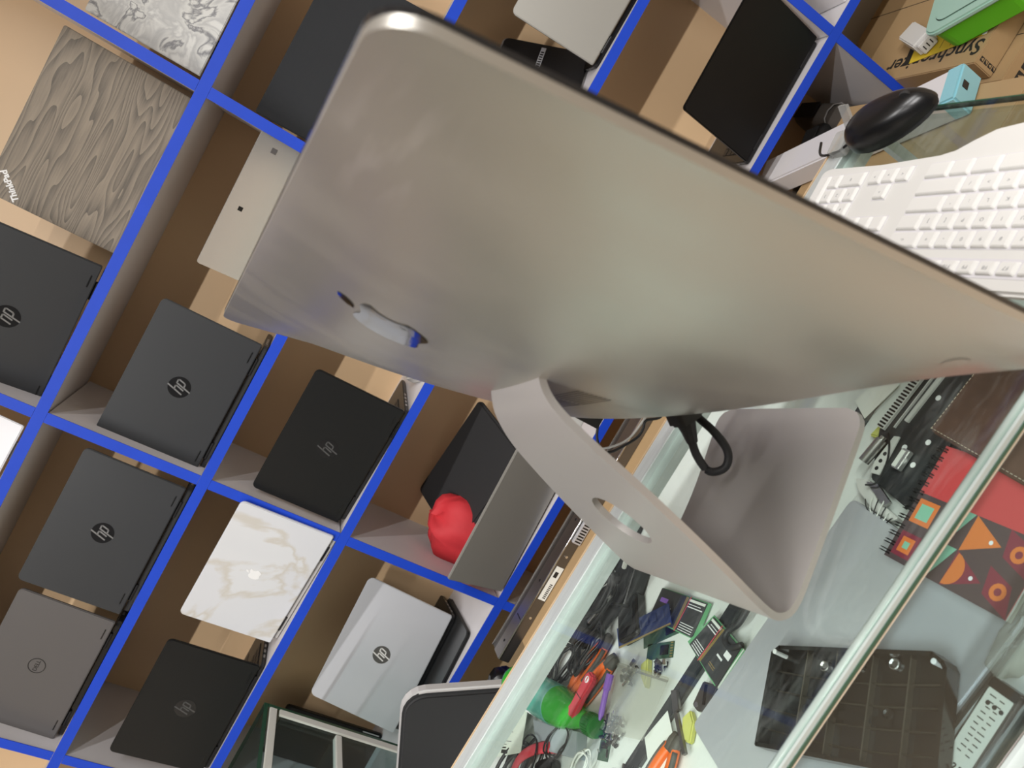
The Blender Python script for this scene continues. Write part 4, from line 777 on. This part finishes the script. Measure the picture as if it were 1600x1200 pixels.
# ------------------------------------------------------------------ behind the counter: cartons, display panel, chair, glass cabinet
def carton(label, x0, x1, y0, y1, z0, z1, icons=0, group='brown cardboard cartons', ang=0):
    cx, cy = (x0 + x1) / 2, (y0 + y1) / 2; r = thing('carton', label, 'carton', T(cx, cy, z0) @ RZ(ang), group); sx, sy, h = x1 - x0, y1 - y0, z1 - z0
    b = MB().box((0, 0, h / 2), (sx, sy, h)).build('box', 'cardboard', r, bevel=.002)
    MB().box((0, 0, h + .0003), (.0016, sy, .0006)).build('flap_seam', 'print_black', b)
    for k in range(icons):
        f = MB().box((-sx / 2 + .016 + .0 * k, -sy / 2 - .0003, h - .012 - .0125 * k if h < .12 else h - .03), (.010, .0005, .010)) if h < .12 else MB().box((-sx / 2 + .03 + .026 * k, -sy / 2 - .0003, h - .035), (.02, .0005, .022))
        i_ = f.build('printed_icon', 'print_black', b)
        q = f.v; xm = sum(p[0] for p in q) / 8; zm = sum(p[2] for p in q) / 8; a_ = (.0035 if h < .12 else .007)
        MB().prism([(xm - a_, zm - a_ * .8), (xm + a_, zm - a_ * .8), (xm + (a_ if k % 2 else 0), zm + a_)], sy / 2 + .0006, sy / 2 + .0009, RX(90)).build('icon_mark', 'cardboard', i_)
    return r, b
c1, c1b = carton('flat brown carton with black lettering under the green lunch box', .916, 1.36, -.23, .25, .385, .44, 4)
text('lettering', 'Synchronizer', .052, 'print_black', c1b, T(.959 - 1.138, -.085 - .01, .0553) @ RZ(90), bold=.0008)
carton('flat brown carton below the lettered one, left column', .905, 1.13, -.262, .25, .262, .3838, 4); carton('brown carton below the lettered one, right column', 1.135, 1.60, -.30, .25, .20, .3838, 4); carton('lowest brown carton at the right of the shelf', .90, 1.58, -.28, .25, 0, .1985, 3); carton('brown carton standing in the lowest shelf row under the shoes', .30, .885, -.005, .26, ZB['b5'] + TH / 2 + .001, .40, 0)
carton('brown carton carrying the long white box', .40, .79, -.50, -.02, 0, .522, 0); carton('brown carton directly behind the aluminium rail', -.60, -.02, -.383, -.225, .45, .7005, 0); carton('large brown carton under the bare metal screen', -.655, .25, -.383, -.02, 0, .4485, 0)
wbx = thing('long_box', 'long white box with light blue end behind the mouse', 'box', T(.67, -.155, .5235) @ RZ(-70))
MB().box((0, 0, .026), (.50, .082, .052)).build('body', 'white_box', wbx, bevel=.004); e_ = MB().box((.2475, 0, .027), (.034, .084, .054)).build('blue_end', 'cyan_box', wbx, bevel=.004); MB().box((.265, .0, .036), (.001, .016, .014)).build('end_mark', 'black', e_)
tub = thing('lunch_box', 'green plastic lunch box with pale mint lid on the lettered carton', 'container', T(1.075, -.198, .4464) @ RZ(22))
MB().prism(rrect(.185, .185, .03), 0, .062, taper=1.07).build('body', 'tub_green', tub, bevel=.004); tl_ = MB().prism(rrect(.212, .212, .034), .060, .074).build('lid', 'tub_lid', tub, bevel=.004); MB().prism(rrect(.165, .165, .026), .074, .077).build('lid_panel', 'tub_lid', tl_, bevel=.002)
yp = thing('yellow_leaflet', 'yellow printed leaflet with dark stripe under the green lunch box', 'leaflet', T(.99, -.1, .4412)); yi = T(.99, -.1, .4412).inverted()
y_ = MB().prism([(.952, -.022), (.985, -.217), (1.045, -.205), (1.018, -.005)], .4412, .4420).build('sheet', 'yellow_paper', yp, yi); MB().prism([(.950, -.005), (.952, -.022), (1.018, -.006), (1.018, .010)], .4412, .4421).build('dark_stripe', 'print_black', y_, None).matrix_local = Matrix()
for k in range(6): MB().box((0, 0, 0), (.03, .0012, .0002), T(.992, -.04 - .028 * k, .4421) @ RZ(4)).build('printed_line', 'print_black', y_)
MB().prism([(.984, -.205), (.985, -.217), (1.045, -.205), (1.044, -.195)], .4420, .4422).build('white_margin', 'print_white', y_)
ch = thing('wall_charger', 'white plug adapter beside the green lunch box', 'charger', T(1.005, -.028, .4424) @ RZ(62)); cb_ = MB().box((0, 0, .018), (.085, .045, .036)).build('body', 'white_plastic', ch, bevel=.003); MB().box((-.049, 0, .018), (.014, .034, .03)).build('plug_face', 'white_plastic', ch, bevel=.002)
for k in (-1, 0, 1): MB().box((-.0565, .009 * k, .018), (.001, .0022, .012)).build('socket_slot', 'black', cb_)
def shoe(label, x, y, ang, m, z):
    r = thing('shoe', label, 'shoe', T(x, y, z) @ RZ(ang), 'pair of shoes in the lowest row')
    MB().prism([(-.13, -.03), (-.05, -.034), (.06, -.042), (.12, -.03), (.14, 0), (.12, .03), (.06, .042), (-.05, .034), (-.13, .03), (-.145, 0)], 0, .014).build('sole', 'rubber', r, bevel=.003)
    sec = [(-.140, .022, .075), (-.115, .031, .088), (-.06, .034, .086), (-.01, .036, .078), (.03, .039, .062), (.08, .040, .046), (.115, .032, .036), (.136, .014, .026)]; b = MB(); vs = []; n = 12
    for xx, hw, ht in sec:
        for k in range(n + 1): a = math.pi * k / n; vs.append((xx, hw * math.copysign(abs(math.cos(a)) ** .6, math.cos(a)), .012 + (ht - .012) * abs(math.sin(a)) ** .55))
    q = len(sec); fs = [(i * (n + 1) + k, i * (n + 1) + k + 1, (i + 1) * (n + 1) + k + 1, (i + 1) * (n + 1) + k) for i in range(q - 1) for k in range(n)]
    b.add(vs, fs + [tuple(range(n + 1))[::-1], tuple(range((q - 1) * (n + 1), q * (n + 1)))]).build('upper', m, r, smooth='angle')
    MB().tube([(.012, .0365, .02), (.010, .034, .06), (.008, .02, .074), (.006, 0, .078), (.008, -.02, .074), (.010, -.034, .06), (.012, -.0365, .02)], .0022, 6).build('piping', 'piping', r, smooth=True)
    MB().box((-.075, 0, .088), (.085, .042, .004)).build('insole_opening', 'black_matte', r, bevel=.001)
shoe('black leather shoe pointing left on the carton under the lowest blue board', .655, .10, 195, 'shoe_black', .4015); shoe('dark brown shoe with pale piping beside the right divider', .825, .135, 265, 'shoe_brown', .401)
# display panel (bare LCD back)
lc = thing('lcd_screen', 'bare metal screen back with white sticker lying on a carton behind the counter', 'screen', T(-.36, -.275, .701)); li = T(-.36, -.275, .701).inverted()
pnl = MB().span(-.655, .02, -.30, -.245, .701, .726).build('frame', 'dark_steel', lc, li, bevel=.0015)
MB().tube([(-.652, -.30, .7262), (.018, -.30, .7262)], .0022, 8).build('folded_edge', 'chrome', pnl, smooth=True); MB().span(-.655, .02, -.2455, -.243, .715, .728).build('back_lip', 'steel', pnl); MB().span(-.655, .02, -.297, -.262, .726, .7268).build('bright_plate', 'steel', pnl)
s_ = MB().span(-.50, -.42, -.3012, -.3004, .7035, .7205).build('sticker', 'paper', pnl)
for k in range(9): MB().span(-.495 + .004 * k, -.493 + .004 * k, -.3016, -.3012, .707, .713).build('barcode_bar', 'print_black', s_)
MB().span(-.445, -.432, -.3016, -.3012, .709, .717).build('printed_mark', 'print_black', s_)
for k in range(9): MB().lathe([(.003, 0), (.003, .0008)], 10, T(-.62 + .075 * k, -.3003 if k % 2 else -.28, .712 if k % 2 else .7268) @ RX(90 if k % 2 else 0)).build('screw', 'chrome' if k % 2 else 'black', pnl)
MB().span(-.56, -.558, -.295, -.27, .7268, .7275).build('slot', 'black', pnl)
con = MB().span(-.36, -.31, -.309, -.3005, .703, .722).build('connector', 'silver_lid', lc, li, bevel=.001)
for k in range(7): MB().span(-.356 + .0064 * k, -.353 + .0064 * k, -.3095, -.309, .706, .719).build('connector_slot', 'black', con)
pb = thing('plastic_bag', 'blue and black plastic bag stuffed between shelf and counter', 'plastic bag', T(-.80, -.20, .60)); blob('bag_body', 'black', pb, (0, 0, .0), .07, .07, .055, .16, 21); blob('blue_fold', 'blue_bag', pb, (-.06, -.03, -.02), .06, .05, .045, .18, 22)
carton('brown carton holding the blue and black plastic bag', -1.0, -.73, -.33, -.05, 0, .54, 0)
# chair back
chm = T(-.741, -.375, .915) @ RY(-25) @ RX(90)
cr = thing('chair', 'black chair backrest with pale rim between the glass cabinet and the counter', 'chair', T(-.80, -.375, 0)); ci = T(-.80, -.375, 0).inverted()
MB().prism(rrect(.36, .42, .045, cx=-.18, cy=-.21), -.012, .012).build('backrest_shell', 'chair_rim', cr, ci @ chm, bevel=.004)
MB().prism(rrect(.356, .418, .043, cx=-.1825, cy=-.2105), -.02, .02).build('backrest_pad', 'black_matte', cr, ci @ chm, bevel=.006, seg=3)
MB().tube([(-.83, -.375, .62), (-.83, -.375, .06)], .022, 12).build('support_post', 'black', cr, ci)
for k in range(4):
    a_ = rad(45 + 90 * k); MB().tube([(-.83, -.375, .06), (-.83 + .09 * math.cos(a_), -.375 + .03 * math.sin(a_), .014)], [.018, .012], 10).build('foot', 'black', cr, ci)
# tall glass cabinet at the left
gx, gy, gz = -1.005, -.16, 1.083
gb = thing('glass_cabinet', 'glass display cabinet with white plastic corner strips at the bottom left', 'display cabinet', T(gx - .3, gy - .25, 0)); gi = T(gx - .3, gy - .25, 0).inverted()
tp_ = MB().span(gx - .55, gx, gy - .60, gy, gz - .008, gz).build('top_pane', 'clear_glass', gb, gi); MB().span(gx, gx + .0015, gy - .60, gy, gz - .008, gz).build('pane_edge', 'glass_edge', tp_)
MB().span(gx - .55, gx, gy, gy + .0015, gz - .008, gz).build('pane_edge', 'glass_edge', tp_)
MB().span(gx - .006, gx, gy - .60, gy - .002, .35, gz - .009).build('side_pane', 'clear_glass', gb, gi)
rp = MB().span(gx - .55, gx - .007, gy - .006, gy, .35, gz - .009).build('rear_pane', 'clear_glass', gb, gi); MB().span(gx - .0015, gx + .001, gy - .0065, gy + .001, .35, gz - .009).build('pane_edge', 'glass_edge', rp)
for nm, a in (('corner_strip', (gx + .0005, gx + .006, gy - .59, gy - .014, gz - .028, gz - .012)), ('corner_strip', (gx + .0005, gx + .006, gy - .030, gy - .012, .36, gz - .034)), ('corner_strip', (gx - .012, gx + .004, gy - .58, gy - .034, gz - .180, gz - .166))): MB().span(*a).build(nm, 'pvc_white', gb, gi, bevel=.001)
MB().span(gx - .54, gx - .012, gy - .58, gy - .02, gz - .176, gz - .170).build('shelf_pane', 'clear_glass', gb, gi)
MB().span(gx - .56, gx + .006, gy - .61, gy + .006, 0, .35).build('cabinet_base', 'white_table', gb, gi)
